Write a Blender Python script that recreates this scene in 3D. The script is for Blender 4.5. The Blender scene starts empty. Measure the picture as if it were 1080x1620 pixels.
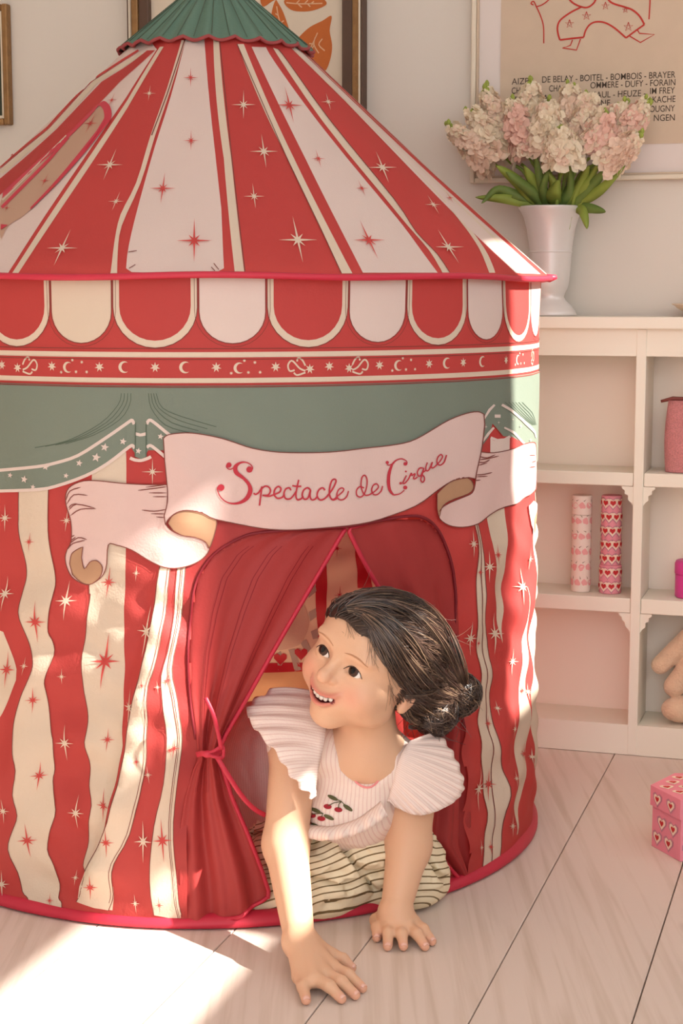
import bpy, bmesh, math, random
import numpy as np
from mathutils import Vector, Matrix
from mathutils.geometry import tessellate_polygon
random.seed(7); np.random.seed(7)
SC = bpy.context.scene
COL = SC.collection

# ------------------------------------------------------------------ camera
CAM_H, FPX, HORIZON = 0.82, 2600.0, 465.0
PITCH = math.atan((810 - HORIZON) / FPX)
cam_d = bpy.data.cameras.new('camera')
cam_d.sensor_fit = 'VERTICAL'; cam_d.sensor_height = 36.0
cam_d.lens = FPX / 1620.0 * 36.0
cam_d.clip_start = 0.05
cam = bpy.data.objects.new('camera', cam_d); COL.objects.link(cam)
cam.location = (0, 0, CAM_H); cam.rotation_euler = (math.pi/2 - PITCH, 0, 0)
SC.camera = cam

# ------------------------------------------------------------------ light
world = bpy.data.worlds.new('world'); SC.world = world; world.use_nodes = True
bg = world.node_tree.nodes['Background']
bg.inputs[0].default_value = (0.94, 1.0, 1.05, 1); bg.inputs[1].default_value = 1.75
SUN_EL, SUN_AZ = math.radians(36), math.radians(21)
SUN = Vector((math.cos(SUN_EL)*math.cos(SUN_AZ), -math.cos(SUN_EL)*math.sin(SUN_AZ), math.sin(SUN_EL)))
sun_d = bpy.data.lights.new('sun', 'SUN'); sun_d.energy = 12.0; sun_d.color = (1, .95, .87); sun_d.angle = math.radians(0.9)
sun = bpy.data.objects.new('sun', sun_d); COL.objects.link(sun)
sun.rotation_euler = SUN.to_track_quat('Z', 'Y').to_euler()
SC.view_settings.view_transform = 'Standard'; SC.view_settings.look = 'None'
SC.view_settings.gamma = 1.0; SC.view_settings.use_curve_mapping = False
SC.view_settings.exposure = 0.55

# ------------------------------------------------------------------ helpers: the lens, the room axes
cp, sp_ = math.cos(PITCH), math.sin(PITCH)
CF = np.array([0, cp, -sp_]); CU = np.array([0, sp_, cp]); CR = np.array([1., 0, 0]); EYE = np.array([0, 0, CAM_H])
def ray(x, y): return CF + CR*(x-540)/FPX - CU*(y-810)/FPX
def at(x, y, Y):                       # the point at depth Y (world y) seen at a photo position
    d = ray(x, y); return EYE + d*(Y/d[1])
def fl(x, y, z=0.0):                   # the point at height z
    d = ray(x, y); return EYE + d*((z-CAM_H)/d[2])
RA = math.radians(17.5)
E1 = np.array([math.cos(RA), -math.sin(RA), 0]); E2 = np.array([math.sin(RA), math.cos(RA), 0]); E3 = np.array([0, 0, 1.])
def rc(s, t, z): return E1*s + E2*t + E3*z
T_SHELF = float(np.array([.354, 2.913, 0]) @ E2); T_WALL = T_SHELF + 0.135
S_RIGHT, S_LEFT, T_FRONT, Z_CEIL = 0.9, -2.3, -1.0, 2.45
def on_t(x, y, t):                     # (s, z) on the plane at room depth t
    d = ray(x, y); k = (t - EYE @ E2)/(d @ E2); p = EYE + d*k
    return float(p @ E1), float(p[2])

# ------------------------------------------------------------------ helpers: materials
def lin(c): return tuple((x/12.92 if x <= .04045 else ((x+.055)/1.055)**2.4) for x in c)
def rgb(r, g, b): return lin((r/255, g/255, b/255)) + (1,)
MATS = {}
def mat(name, col, rough=.6, metal=0., var=0., vscale=8., bump=0., bscale=60., transl=0., spec=.35, sss=0., sheen=0., coat=0.):
    m = bpy.data.materials.new(name); m.use_nodes = True; MATS[name] = m
    nt = m.node_tree; N = nt.nodes; L = nt.links; p = N['Principled BSDF']
    p.inputs['Base Color'].default_value = col; p.inputs['Roughness'].default_value = rough; p.inputs['Metallic'].default_value = metal
    p.inputs['Specular IOR Level'].default_value = spec
    if sss: p.inputs['Subsurface Weight'].default_value = sss; p.inputs['Subsurface Radius'].default_value = (.012, .005, .003); p.inputs['Subsurface Scale'].default_value = 1.0
    if sheen: p.inputs['Sheen Weight'].default_value = sheen
    if coat: p.inputs['Coat Weight'].default_value = coat
    tc = N.new('ShaderNodeTexCoord')
    src = None
    if var:
        n = N.new('ShaderNodeTexNoise'); n.inputs['Scale'].default_value = vscale; n.inputs['Detail'].default_value = 5
        L.new(tc.outputs['Object'], n.inputs['Vector'])
        mx = N.new('ShaderNodeMix'); mx.data_type = 'RGBA'
        c2 = tuple(max(0, x*(1-var)) for x in col[:3])+(1,); c1 = tuple(min(1, x*(1+var)) for x in col[:3])+(1,)
        mx.inputs[6].default_value = c2; mx.inputs[7].default_value = c1
        L.new(n.outputs['Fac'], mx.inputs[0]); L.new(mx.outputs[2], p.inputs['Base Color']); src = mx.outputs[2]
    if bump:
        n2 = N.new('ShaderNodeTexNoise'); n2.inputs['Scale'].default_value = bscale; n2.inputs['Detail'].default_value = 3
        L.new(tc.outputs['Object'], n2.inputs['Vector'])
        b = N.new('ShaderNodeBump'); b.inputs['Strength'].default_value = bump; b.inputs['Distance'].default_value = .004
        L.new(n2.outputs['Fac'], b.inputs['Height']); L.new(b.outputs['Normal'], p.inputs['Normal'])
    if transl:
        t = N.new('ShaderNodeBsdfTranslucent'); t.inputs[0].default_value = col
        if src: L.new(src, t.inputs[0])
        ms = N.new('ShaderNodeMixShader'); ms.inputs[0].default_value = transl
        L.new(p.outputs[0], ms.inputs[1]); L.new(t.outputs[0], ms.inputs[2]); L.new(ms.outputs[0], N['Material Output'].inputs[0])
    return m
def stripe_mat(name, base, line, axis, period, width, distort=0., rough=.8, rot=(0,0,0), transl=0., dscale=6., coord='Object'):
    m = mat(name, base, rough, bump=.15, bscale=300); nt = m.node_tree; N = nt.nodes; L = nt.links; p = N['Principled BSDF']
    tc = N.new('ShaderNodeTexCoord'); mp = N.new('ShaderNodeMapping'); mp.inputs['Rotation'].default_value = rot
    nz = N.new('ShaderNodeTexNoise'); nz.inputs['Scale'].default_value = dscale; nz.inputs['Detail'].default_value = 1
    L.new(tc.outputs[coord], mp.inputs[0]); L.new(tc.outputs['Object'], nz.inputs['Vector'])
    sx = N.new('ShaderNodeSeparateXYZ'); L.new(mp.outputs[0], sx.inputs[0])
    a = N.new('ShaderNodeMath'); a.operation = 'MULTIPLY_ADD'; L.new(nz.outputs['Fac'], a.inputs[0]); a.inputs[1].default_value = distort; L.new(sx.outputs[axis], a.inputs[2])
    d = N.new('ShaderNodeMath'); d.operation = 'DIVIDE'; L.new(a.outputs[0], d.inputs[0]); d.inputs[1].default_value = period
    f = N.new('ShaderNodeMath'); f.operation = 'FRACT'; L.new(d.outputs[0], f.inputs[0])
    g = N.new('ShaderNodeMath'); g.operation = 'LESS_THAN'; L.new(f.outputs[0], g.inputs[0]); g.inputs[1].default_value = width
    mx = N.new('ShaderNodeMix'); mx.data_type = 'RGBA'; mx.inputs[6].default_value = base; mx.inputs[7].default_value = line
    L.new(g.outputs[0], mx.inputs[0]); L.new(mx.outputs[2], p.inputs['Base Color'])
    return m

TENT_RED = rgb(214, 84, 80)
mat('tent_red', TENT_RED, .62, var=.08, vscale=5, bump=.12, bscale=400, transl=.48, spec=.4)
mat('curtain_red', rgb(190, 66, 64), .55, var=.10, vscale=6, bump=.1, bscale=300, transl=.42, spec=.45)
mat('curtain_stripe', rgb(140, 26, 36), .6, transl=.2)
mat('binding_red', rgb(190, 40, 62), .5, var=.08, vscale=20, spec=.4)
mat('tent_cream', rgb(222, 203, 181), .68, var=.04, vscale=6, bump=.12, bscale=400, transl=.2)
mat('ribbon_pink', rgb(228, 196, 188), .68, var=.04, vscale=6, bump=.12, bscale=400, transl=.2)
mat('tent_pink', rgb(226, 205, 195), .68, var=.04, vscale=6, bump=.12, bscale=400, transl=.2)
mat('tent_green', rgb(124, 134, 120), .65, var=.10, vscale=5, bump=.12, bscale=400, transl=.18)
mat('cap_green', rgb(92, 120, 104), .7, var=.12, vscale=12, bump=.15, bscale=300)
mat('scroll_brown', rgb(172, 130, 100), .7, var=.12, vscale=25)
mat('ink_brown', rgb(120, 62, 54), .8)
mat('ink_dark', rgb(96, 40, 40), .8)
mat('ink_green', rgb(78, 92, 76), .8)
mat('letter_red', rgb(178, 44, 58), .7)
mat('pole_rod', rgb(205, 200, 195), .4)
mat('inner_grey', rgb(182, 174, 172), .8); mat('inner_cream_lit', rgb(248, 236, 220), .8, transl=.15); mat('inner_frill', rgb(216, 176, 140), .8, var=.1, vscale=30)  # the inside cream is lighter than tent_cream to stand in for interior light
mat('wall_paint', rgb(222, 212, 200), .9, var=.03, vscale=3, bump=.05, bscale=90)
mat('white_paint', rgb(238, 230, 214), .55, var=.02, vscale=4, bump=.03, bscale=40)
mat('shelf_back', rgb(244, 228, 212), .7, var=.03, vscale=5)
mat('ceiling_paint', rgb(240, 238, 235), .9)
mat('window_paint', rgb(240, 236, 230), .5)

# ------------------------------------------------------------------ helpers: objects and meshes
def link(name, me, parent=None, m=None, smooth=False):
    o = bpy.data.objects.new(name, me); COL.objects.link(o)
    if parent: o.parent = parent
    if m is not None:
        for x in (m if isinstance(m, (list, tuple)) else [m]): me.materials.append(MATS[x] if isinstance(x, str) else x)
    if smooth and len(me.polygons): me.polygons.foreach_set('use_smooth', [True]*len(me.polygons))
    return o
def mesh(name, v, f, parent=None, m=None, smooth=False):
    me = bpy.data.meshes.new(name); me.from_pydata([tuple(map(float, p)) for p in v], [], [tuple(map(int, q)) for q in f]); me.update()
    return link(name, me, parent, m, smooth)
def bobj(name, bm, parent=None, m=None, smooth=False, bevel=0.):
    me = bpy.data.meshes.new(name); bm.to_mesh(me); bm.free()
    o = link(name, me, parent, m, smooth)
    if bevel:
        b = o.modifiers.new('bevel', 'BEVEL'); b.width = bevel; b.segments = 2; b.limit_method = 'ANGLE'
    return o
def tag(o, label=None, cat=None, group=None, kind=None):
    if label: o['label'] = label
    if cat: o['category'] = cat
    if group: o['group'] = group
    if kind: o['kind'] = kind
    return o
def empty(name, loc, label, cat, group=None):
    o = bpy.data.objects.new(name, None); COL.objects.link(o); o.location = tuple(loc); o.empty_display_size = .05
    tag(o, label, cat, group); return o
def wparent(o, p):                     # the mesh is in world coordinates: keep it there under a moved empty
    o.parent = p; o.matrix_parent_inverse = Matrix.Translation(p.location).inverted(); return o
def room_box(bm, s0, s1, t0, t1, z0, z1):
    vs = [bm.verts.new(rc(s, t, z)) for s in (s0, s1) for t in (t0, t1) for z in (z0, z1)]
    for q in ((0,1,3,2),(4,6,7,5),(0,4,5,1),(2,3,7,6),(0,2,6,4),(1,5,7,3)): bm.faces.new([vs[i] for i in q])
    return vs
def rbox(name, s0, s1, t0, t1, z0, z1, parent=None, m=None, bevel=0.):
    bm = bmesh.new(); room_box(bm, s0, s1, t0, t1, z0, z1); bmesh.ops.recalc_face_normals(bm, faces=bm.faces)
    o = bobj(name, bm, None, m, bevel=bevel)
    if parent: wparent(o, parent)
    return o
def cr(pts, n=6, closed=False):        # Catmull-Rom through the points
    P = [np.array(p, float) for p in pts]; out = []; N = len(P)
    rng = range(N if closed else N-1)
    for i in rng:
        g = lambda j: P[j % N] if closed else P[min(max(j, 0), N-1)]
        p0, p1, p2, p3 = g(i-1), g(i), g(i+1), g(i+2)
        for k in range(n):
            t = k/n; out.append(.5*((2*p1)+(-p0+p2)*t+(2*p0-5*p1+4*p2-p3)*t*t+(-p0+3*p1-3*p2+p3)*t**3))
    if not closed: out.append(P[-1])
    return out
def tube(path, rad, seg=8, caps=True):
    P = np.array(path, float); n = len(P); R = np.full(n, rad) if np.isscalar(rad) else np.array(rad)
    T = np.gradient(P, axis=0); T /= np.linalg.norm(T, axis=1)[:, None]+1e-12
    a = np.array([0, 0, 1.]) if abs(T[0][2]) < .9 else np.array([1., 0, 0])
    V, F = [], []
    u = np.cross(T[0], a); u /= np.linalg.norm(u)
    for i in range(n):
        u = u - T[i]*(u@T[i]); u /= np.linalg.norm(u)+1e-12; w = np.cross(T[i], u)
        for k in range(seg):
            t = 2*math.pi*k/seg; V.append(P[i]+R[i]*(math.cos(t)*u+math.sin(t)*w))
    for i in range(n-1):
        for k in range(seg): F.append((i*seg+k, i*seg+(k+1) % seg, (i+1)*seg+(k+1) % seg, (i+1)*seg+k))
    if caps: F.append(tuple(range(seg-1, -1, -1))); F.append(tuple((n-1)*seg+k for k in range(seg)))
    return V, F
def lathe(profile, seg=32, center=(0, 0, 0)):
    V, F = [], []; c = np.array(center)
    for r, z in profile:
        for k in range(seg): t = 2*math.pi*k/seg; V.append(c+np.array([r*math.cos(t), r*math.sin(t), z]))
    for i in range(len(profile)-1):
        for k in range(seg): F.append((i*seg+k, i*seg+(k+1) % seg, (i+1)*seg+(k+1) % seg, (i+1)*seg+k))
    F.append(tuple(range(seg-1, -1, -1))); F.append(tuple((len(profile)-1)*seg+k for k in range(seg)))
    return V, F
def grid_faces(nu, nv, off=0):
    return [(off+i*nv+j, off+(i+1)*nv+j, off+(i+1)*nv+j+1, off+i*nv+j+1) for i in range(nu-1) for j in range(nv-1)]
class Acc:                             # collects several shapes into one mesh
    def __init__(s): s.v, s.f = [], []
    def add(s, V, F):
        o = len(s.v); s.v += list(V); s.f += [tuple(o+i for i in q) for q in F]
    def build(s, name, parent=None, m=None, smooth=False):
        o = mesh(name, s.v, s.f, None, m, smooth)
        if parent: wparent(o, parent)
        return o
def solidify(o, th, offset=0.):
    md = o.modifiers.new('thickness', 'SOLIDIFY'); md.thickness = th; md.offset = offset; return o

# ------------------------------------------------------------------ the room
A_ = math.degrees
mat('plank_gap', rgb(136, 108, 90), .95)
fo = rbox('floor', S_LEFT-.1, S_RIGHT+.1, T_FRONT-.3, T_WALL+.1, -.06, -.019, None, 'plank_gap'); tag(fo, 'pale whitewashed pine plank floor', kind='structure')
def plank_material():
    m = mat('plank', rgb(226, 200, 182), .5, bump=.0); nt = m.node_tree; N = nt.nodes; L = nt.links; p = N['Principled BSDF']
    oi = N.new('ShaderNodeObjectInfo'); tc = N.new('ShaderNodeTexCoord'); mp = N.new('ShaderNodeMapping')
    mp.inputs['Rotation'].default_value = (0, 0, RA); mp.inputs['Scale'].default_value = (26, .9, 1)
    ad = N.new('ShaderNodeVectorMath'); ad.operation = 'ADD'; cb = N.new('ShaderNodeCombineXYZ')
    mu = N.new('ShaderNodeMath'); mu.operation = 'MULTIPLY'; mu.inputs[1].default_value = 50; L.new(oi.outputs['Random'], mu.inputs[0]); L.new(mu.outputs[0], cb.inputs[1])
    L.new(tc.outputs['Object'], mp.inputs[0]); L.new(mp.outputs[0], ad.inputs[0]); L.new(cb.outputs[0], ad.inputs[1])
    n = N.new('ShaderNodeTexNoise'); n.inputs['Scale'].default_value = 2.2; n.inputs['Detail'].default_value = 8; n.inputs['Distortion'].default_value = .5
    L.new(ad.outputs[0], n.inputs['Vector'])
    r = N.new('ShaderNodeValToRGB'); r.color_ramp.elements[0].position = .30; r.color_ramp.elements[0].color = rgb(208, 188, 172)
    r.color_ramp.elements[1].position = .52; r.color_ramp.elements[1].color = rgb(224, 206, 194)
    L.new(n.outputs['Fac'], r.inputs[0])
    # knots
    v = N.new('ShaderNodeTexVoronoi'); v.inputs['Scale'].default_value = 1.0
    mp2 = N.new('ShaderNodeMapping'); mp2.inputs['Rotation'].default_value = (0, 0, RA); mp2.inputs['Scale'].default_value = (5.5, 2.6, 1)
    L.new(tc.outputs['Object'], mp2.inputs[0]); L.new(mp2.outputs[0], v.inputs['Vector'])
    k = N.new('ShaderNodeValToRGB'); k.color_ramp.elements[0].position = .03; k.color_ramp.elements[0].color = (.72, .68, .64, 1); k.color_ramp.elements[1].position = .07; k.color_ramp.elements[1].color = (1, 1, 1, 1)
    L.new(v.outputs['Distance'], k.inputs[0])
    mx = N.new('ShaderNodeMix'); mx.data_type = 'RGBA'; mx.blend_type = 'MULTIPLY'; mx.inputs[0].default_value = .6
    L.new(r.outputs[0], mx.inputs[6]); L.new(k.outputs[0], mx.inputs[7]); L.new(mx.outputs[2], p.inputs['Base Color'])
    b = N.new('ShaderNodeBump'); b.inputs['Strength'].default_value = .25; b.inputs['Distance'].default_value = .003
    L.new(n.outputs['Fac'], b.inputs['Height']); L.new(b.outputs['Normal'], p.inputs['Normal'])
plank_material()
PW = .1765; s = -.572 - 10*PW; i = 0
while s < S_RIGHT:
    g = .0007 if i % 3 else .0010
    o = rbox('plank', max(s, S_LEFT)+g, min(s+PW, S_RIGHT)-g, T_FRONT, T_WALL, -.022, 0, None, 'plank', bevel=.0012)
    o.parent = fo; s += PW; i += 1
tag(rbox('wall_back', S_LEFT-.1, S_RIGHT+.1, T_WALL, T_WALL+.1, -.06, Z_CEIL+.1, None, 'wall_paint'), 'warm beige painted wall behind the tent and shelf', kind='structure')
tag(rbox('wall_left', S_LEFT-.1, S_LEFT, T_FRONT, T_WALL, -.06, Z_CEIL, None, 'wall_paint'), kind='structure')
tag(rbox('front_light_blocker', S_LEFT-.1, -.75, T_FRONT-.1, T_FRONT, -.06, Z_CEIL, None, 'wall_paint'), kind='structure')  # unseen partial wall, added to cut the light reaching the left side
tag(rbox('ceiling', S_LEFT-.1, S_RIGHT+.1, T_FRONT, T_WALL+.1, Z_CEIL, Z_CEIL+.1, None, 'ceiling_paint'), kind='structure')
# the window wall on the right, outside the frame: openings are shaped to place sunlight, the last added for soft fill
HOLES = [(1.15, 1.805, 1.15, 1.38), (1.808, 1.97, 1.385, 1.49), (1.905, 1.97, 1.30, 1.386), (1.15, 1.80, 1.50, 1.835), (2.17, 2.73, 1.19, 1.95), (-.75, .95, .9, 2.05)]
def wall_with_holes():
    bm = bmesh.new(); ts = sorted({T_FRONT, T_WALL} | {h[0] for h in HOLES} | {h[1] for h in HOLES}); zs = sorted({-.06, Z_CEIL} | {h[2] for h in HOLES} | {h[3] for h in HOLES})
    for a, b in zip(ts, ts[1:]):
        for c, d in zip(zs, zs[1:]):
            m_, n_ = (a+b)/2, (c+d)/2
            if any(h[0] < m_ < h[1] and h[2] < n_ < h[3] for h in HOLES): continue
            room_box(bm, S_RIGHT, S_RIGHT+.06, a, b, c, d)
    bmesh.ops.remove_doubles(bm, verts=bm.verts, dist=1e-5); bmesh.ops.recalc_face_normals(bm, faces=bm.faces)
    return bobj('wall_right', bm, None, 'wall_paint')
tag(wall_with_holes(), kind='structure')
for n, (a, b, c, d) in enumerate([(1.15, 1.97, 1.15, 1.835), HOLES[4], HOLES[5]]):  # the last frame edges the unseen opening added for soft light
    bm = bmesh.new(); w = .03
    for q in ((a-w, a, c-w, d+w), (b, b+w, c-w, d+w), (a, b, c-w, c), (a, b, d, d+w)): room_box(bm, S_RIGHT-.02, S_RIGHT-.002, *q)
    tag(bobj('window_%d' % (n+1), bm, None, 'window_paint'), kind='structure')
# ------------------------------------------------------------------ bookcase
def shelf_sz(x, y): return on_t(x, y, T_SHELF)
sx = lambda x, y: shelf_sz(x, y)[0]
sz = lambda x, y: shelf_sz(x, y)[1]
ZT = sz(950, 501)                                    # top of the bookcase
case = empty('bookcase', rc(sx(900, 1185), T_SHELF, 0), 'white painted open bookcase with scalloped brackets beside the tent', 'bookcase')
S0 = sx(850, 700) - .30; S1 = .25
U0, U1 = sx(1004, 650), sx(1020, 650)                # the upright in view
TB = T_WALL - .012
zf0, zf1 = sz(950, 520), sz(950, 563)
zs1a, zs1b = sz(925, 746), sz(925, 767)
zs2a, zs2b = sz(920, 943), sz(920, 966)
zb = sz(915, 1141)
rbox('top_board', S0-.02, S1+.02, T_SHELF-.012, TB, zf0, ZT, case, 'white_paint', .002)
rbox('frieze', S0, S1, T_SHELF+.002, T_SHELF+.022, zf1, zf0, case, 'white_paint')
rbox('plinth', S0, S1, T_SHELF+.001, T_SHELF+.02, 0.001, zb, case, 'white_paint')
rbox('back_panel', S0, S1, TB-.008, TB-.001, .002, zf0, case, 'shelf_back')
UW = U1-U0
for u in (S0, U0, U0+.345):
    rbox('upright', u, u+UW, T_SHELF, TB-.009, .002, zf0-.0005, case, 'white_paint', .0015)
for za, z_ in ((zs1a, zs1b), (zs2a, zs2b), (zb-.0005, zb-.02)):
    for a, b in ((S0+UW, U0), (U0+UW, U0+.345)):
        rbox('shelf_board', a+.0005, b-.0005, T_SHELF+(.0205 if za < zb else .002), TB-.009, z_, za, case, 'white_paint', .0015)
# scalloped brackets at the top corners of each bay
def bracket(s0, sgn, z):
    pts = [(0, 0), (.020, 0), (.020, -.004), (.015, -.007), (.015, -.013), (.009, -.016), (.009, -.024), (.004, -.028), (0, -.034)]
    bm = bmesh.new(); lo = [bm.verts.new(rc(s0+sgn*x, T_SHELF+.003, z+y)) for x, y in pts]; hi = [bm.verts.new(rc(s0+sgn*x, T_SHELF+.017, z+y)) for x, y in pts]
    bm.faces.new(lo); bm.faces.new(hi[::-1]); n = len(pts)
    for i in range(n): bm.faces.new((lo[i], lo[(i+1) % n], hi[(i+1) % n], hi[i]))
    bmesh.ops.recalc_face_normals(bm, faces=bm.faces)
    wparent(bobj('bracket', bm, None, 'white_paint'), case)
for z in (zs1b, zs2b):
    for s0, g in ((U0, -1), (U0+UW, 1), (S0+UW, 1), (U0+.345, -1)): bracket(s0, g, z-.0005)

# ------------------------------------------------------------------ pictures on the wall
def wp(x, y): return on_t(x, y, T_WALL)
def flat_poly(pts, t):                               # polygon (s,z) facing the room at depth t
    tri = tessellate_polygon([[Vector((p[0], p[1], 0)) for p in pts]])
    V = [rc(p[0], t, p[1]) for p in pts]; F = []
    for a, b, c in tri:
        n = (pts[b][0]-pts[a][0])*(pts[c][1]-pts[a][1])-(pts[b][1]-pts[a][1])*(pts[c][0]-pts[a][0])
        F.append((a, b, c) if n > 0 else (a, c, b))
    return V, F
def flat_line(pts, w, t):
    P = np.array(pts, float); T = np.gradient(P, axis=0); T /= np.linalg.norm(T, axis=1)[:, None]+1e-12
    Nn = np.c_[-T[:, 1], T[:, 0]]; V = []
    for p, n in zip(P, Nn): V += [rc(p[0]-n[0]*w/2, t, p[1]-n[1]*w/2), rc(p[0]+n[0]*w/2, t, p[1]+n[1]*w/2)]
    return V, [(2*i, 2*i+1, 2*i+3, 2*i+2) for i in range(len(P)-1)]
def frame_bars(name, root, s0, s1, z0, z1, w, t0, t1, m, bevel=.001):
    for a, b, c, d in ((s0, s0+w, z0, z1), (s1-w, s1, z0, z1), (s0+w, s1-w, z0, z0+w), (s0+w, s1-w, z1-w, z1)):
        rbox(name, a+.0001, b-.0001, t0, t1, c+.0001, d-.0001, root, m, bevel)
mat('gold_old', rgb(150, 112, 70), .45, metal=.35, var=.3, vscale=60, bump=.4, bscale=160)
mat('frame_dark', rgb(92, 68, 54), .5, var=.2, vscale=40)
mat('frame_light', rgb(226, 212, 190), .5, var=.05)
mat('mat_board', rgb(226, 212, 204), .85)
mat('paper_tan', rgb(208, 184, 160), .85, var=.05, vscale=30)
mat('paper_cream', rgb(222, 206, 184), .85, var=.04, vscale=30)
mat('paint_dark', rgb(62, 66, 52), .7, var=.4, vscale=25)
mat('leaf_orange', rgb(198, 108, 54), .85, var=.08, vscale=50)
mat('leaf_vein', rgb(226, 180, 140), .85)
mat('poster_red', rgb(190, 58, 50), .85)
mat('poster_ink', rgb(82, 68, 58), .85)
mat('picture_glass', rgb(200, 200, 200), .2)
# left: small dark painting in an old gilt frame
s1, _ = wp(20, 100); _, z0 = wp(10, 199); _, z1 = wp(10, 8)
fr = empty('painting', rc(s1-.07, T_WALL, z0), 'small dark painting in a worn gilt frame at the left edge', 'picture')
frame_bars('frame_bar', fr, s1-.14, s1, z0, z1, .013, T_WALL-.020, T_WALL-.001, 'gold_old', .003)
frame_bars('inner_bar', fr, s1-.127, s1-.013, z0+.013, z1-.013, .006, T_WALL-.014, T_WALL-.001, 'frame_light', .001)
rbox('canvas', s1-.121, s1-.019, T_WALL-.008, T_WALL-.002, z0+.019, z1-.019, fr, 'paint_dark')
# middle: leaf print behind the peak of the tent
s0, _ = wp(211, 40); s1, _ = wp(581, 40); _, z0 = wp(500, 330); z1 = z0 + (s1-s0)*1.32
fr = empty('leaf_print', rc((s0+s1)/2, T_WALL, z0), 'framed print of rust orange leaves behind the tent peak', 'picture')
frame_bars('frame_edge', fr, s0, s1, z0, z1, .0045, T_WALL-.030, T_WALL-.001, 'frame_dark', .001)
frame_bars('frame_highlight', fr, s0+.0045, s1-.0045, z0+.0045, z1-.0045, .003, T_WALL-.034, T_WALL-.001, 'frame_light', .0008)  # pale bars stand in for the bright highlight along the frame
frame_bars('frame_bar', fr, s0+.0075, s1-.0075, z0+.0075, z1-.0075, .014, T_WALL-.028, T_WALL-.001, 'gold_old', .002)
frame_bars('frame_inner', fr, s0+.0215, s1-.0215, z0+.0215, z1-.0215, .021, T_WALL-.024, T_WALL-.001, 'frame_dark', .002)
tp = T_WALL-.010
rbox('paper', s0+.0425, s1-.0425, tp, T_WALL-.002, z0+.0425, z1-.0425, fr, 'paper_cream')
lv = Acc(); vn = Acc(); ZOOM = lambda x, y: wp(190+x*.3796, y*.3796)
leaf_sets = [
 [(735,185),(760,150),(800,115),(850,90),(888,70),(880,130),(890,190),(885,240),(868,290),(850,300),(820,270),(790,235),(760,205)],
 [(690,10),(730,-20),(790,-30),(840,-10),(868,20),(820,45),(770,52),(720,45)],
 [(655,5),(640,50),(640,90),(660,120),(690,150),(716,175),(712,130),(700,90),(685,50),(668,20)],
 [(590,-40),(600,30),(640,10),(670,-10),(640,-30)],
 [(560,-60),(520,-30),(470,-40),(500,-80)]]
for L_ in leaf_sets: lv.add(*flat_poly([tuple(ZOOM(*p)) for p in cr(L_, 4, True)], tp-.0006))
for L_ in ([(820,160),(815,190),(835,225)],[(795,185),(815,190),(800,215)],[(850,165),(835,190),(860,215)],[(775,215),(770,185),(785,200)],[(830,140),(812,180),(795,215)],
           [(700,15),(760,20),(850,18)],[(740,20),(755,5)],[(775,20),(790,5)],[(800,20),(815,10)],[(750,22),(765,35)],[(790,22),(800,32)],
           [(660,30),(672,90),(700,140)],[(668,70),(655,60)],[(675,100),(690,90)]):
    vn.add(*flat_line([ZOOM(*p) for p in cr(L_, 3)], .0022, tp-.0010))
lv.build('leaf_shapes', fr, 'leaf_orange'); vn.build('leaf_veins', fr, 'leaf_vein')['kind'] = 'stuff'
# right: exhibition poster
s0, _ = wp(748, 150); s1, _ = wp(1120, 150); _, z0 = wp(750, 291); z1 = z0 + .62
fr = empty('exhibition_poster', rc((s0+s1)/2, T_WALL, z0), 'tan exhibition poster with red clown drawing in pale frame', 'poster')
frame_bars('frame_bar', fr, s0, s1, z0, z1, .009, T_WALL-.022, T_WALL-.001, 'frame_light', .002)
frame_bars('frame_inner', fr, s0+.009, s1-.009, z0+.009, z1-.009, .004, T_WALL-.017, T_WALL-.001, 'paper_tan', .001)
tp = T_WALL-.009
rbox('mount', s0+.013, s1-.013, tp, T_WALL-.002, z0+.013, z1-.013, fr, 'mat_board')
sp0, _ = wp(793, 120); _, zp0 = wp(900, 232)
rbox('sheet', sp0, s1-.03, tp-.0012, tp-.0002, zp0, z1-.04, fr, 'paper_tan')
tq = tp-.0018; dr = Acc(); ZP = lambda x, y: wp(740+x*.3148, y*.3148)
for L_, w in (([(335,30),(322,22),(335,12),(350,40),(372,90),(385,140),(386,222)], .0022), ([(352,38),(380,28),(415,0),(440,-40)], .0022),
              ([(575,40),(520,68),(470,105),(455,140),(458,175),(467,205)], .0032), ([(467,205),(525,198),(586,192)], .0032),
              ([(586,192),(595,160),(615,130),(645,115),(690,118),(740,145),(798,195)], .0030), ([(798,195),(845,160),(890,128)], .0030),
              ([(890,128),(865,85),(830,55),(790,40),(740,25),(715,10),(695,-20)], .0032), ([(505,-10),(530,18),(570,38),(605,42),(635,22),(650,-5)], .0030),
              ([(530,205),(520,232),(480,245),(550,256),(570,200)], .0022), ([(815,185),(870,218),(940,178),(865,172),(855,155)], .0022), ([(920,-40),(918,20),(913,102)], .0024)):
    sm = cr(L_, 5) if len(L_) > 3 and L_[0] not in ((530,205),(815,185)) else L_
    dr.add(*flat_line([ZP(*p) for p in sm], w, tq))
for cx, cy, q in ((515,125,22),(600,85,22),(695,35,20),(795,55,16),(810,140,24)):
    pts = [(cx+q*math.cos(math.radians(-90+144*k)), cy+q*math.sin(math.radians(-90+144*k))) for k in range(6)]
    dr.add(*flat_line([ZP(*p) for p in pts], .0014, tq))
dr.build('drawing', fr, 'poster_red')['kind'] = 'stuff'
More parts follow.
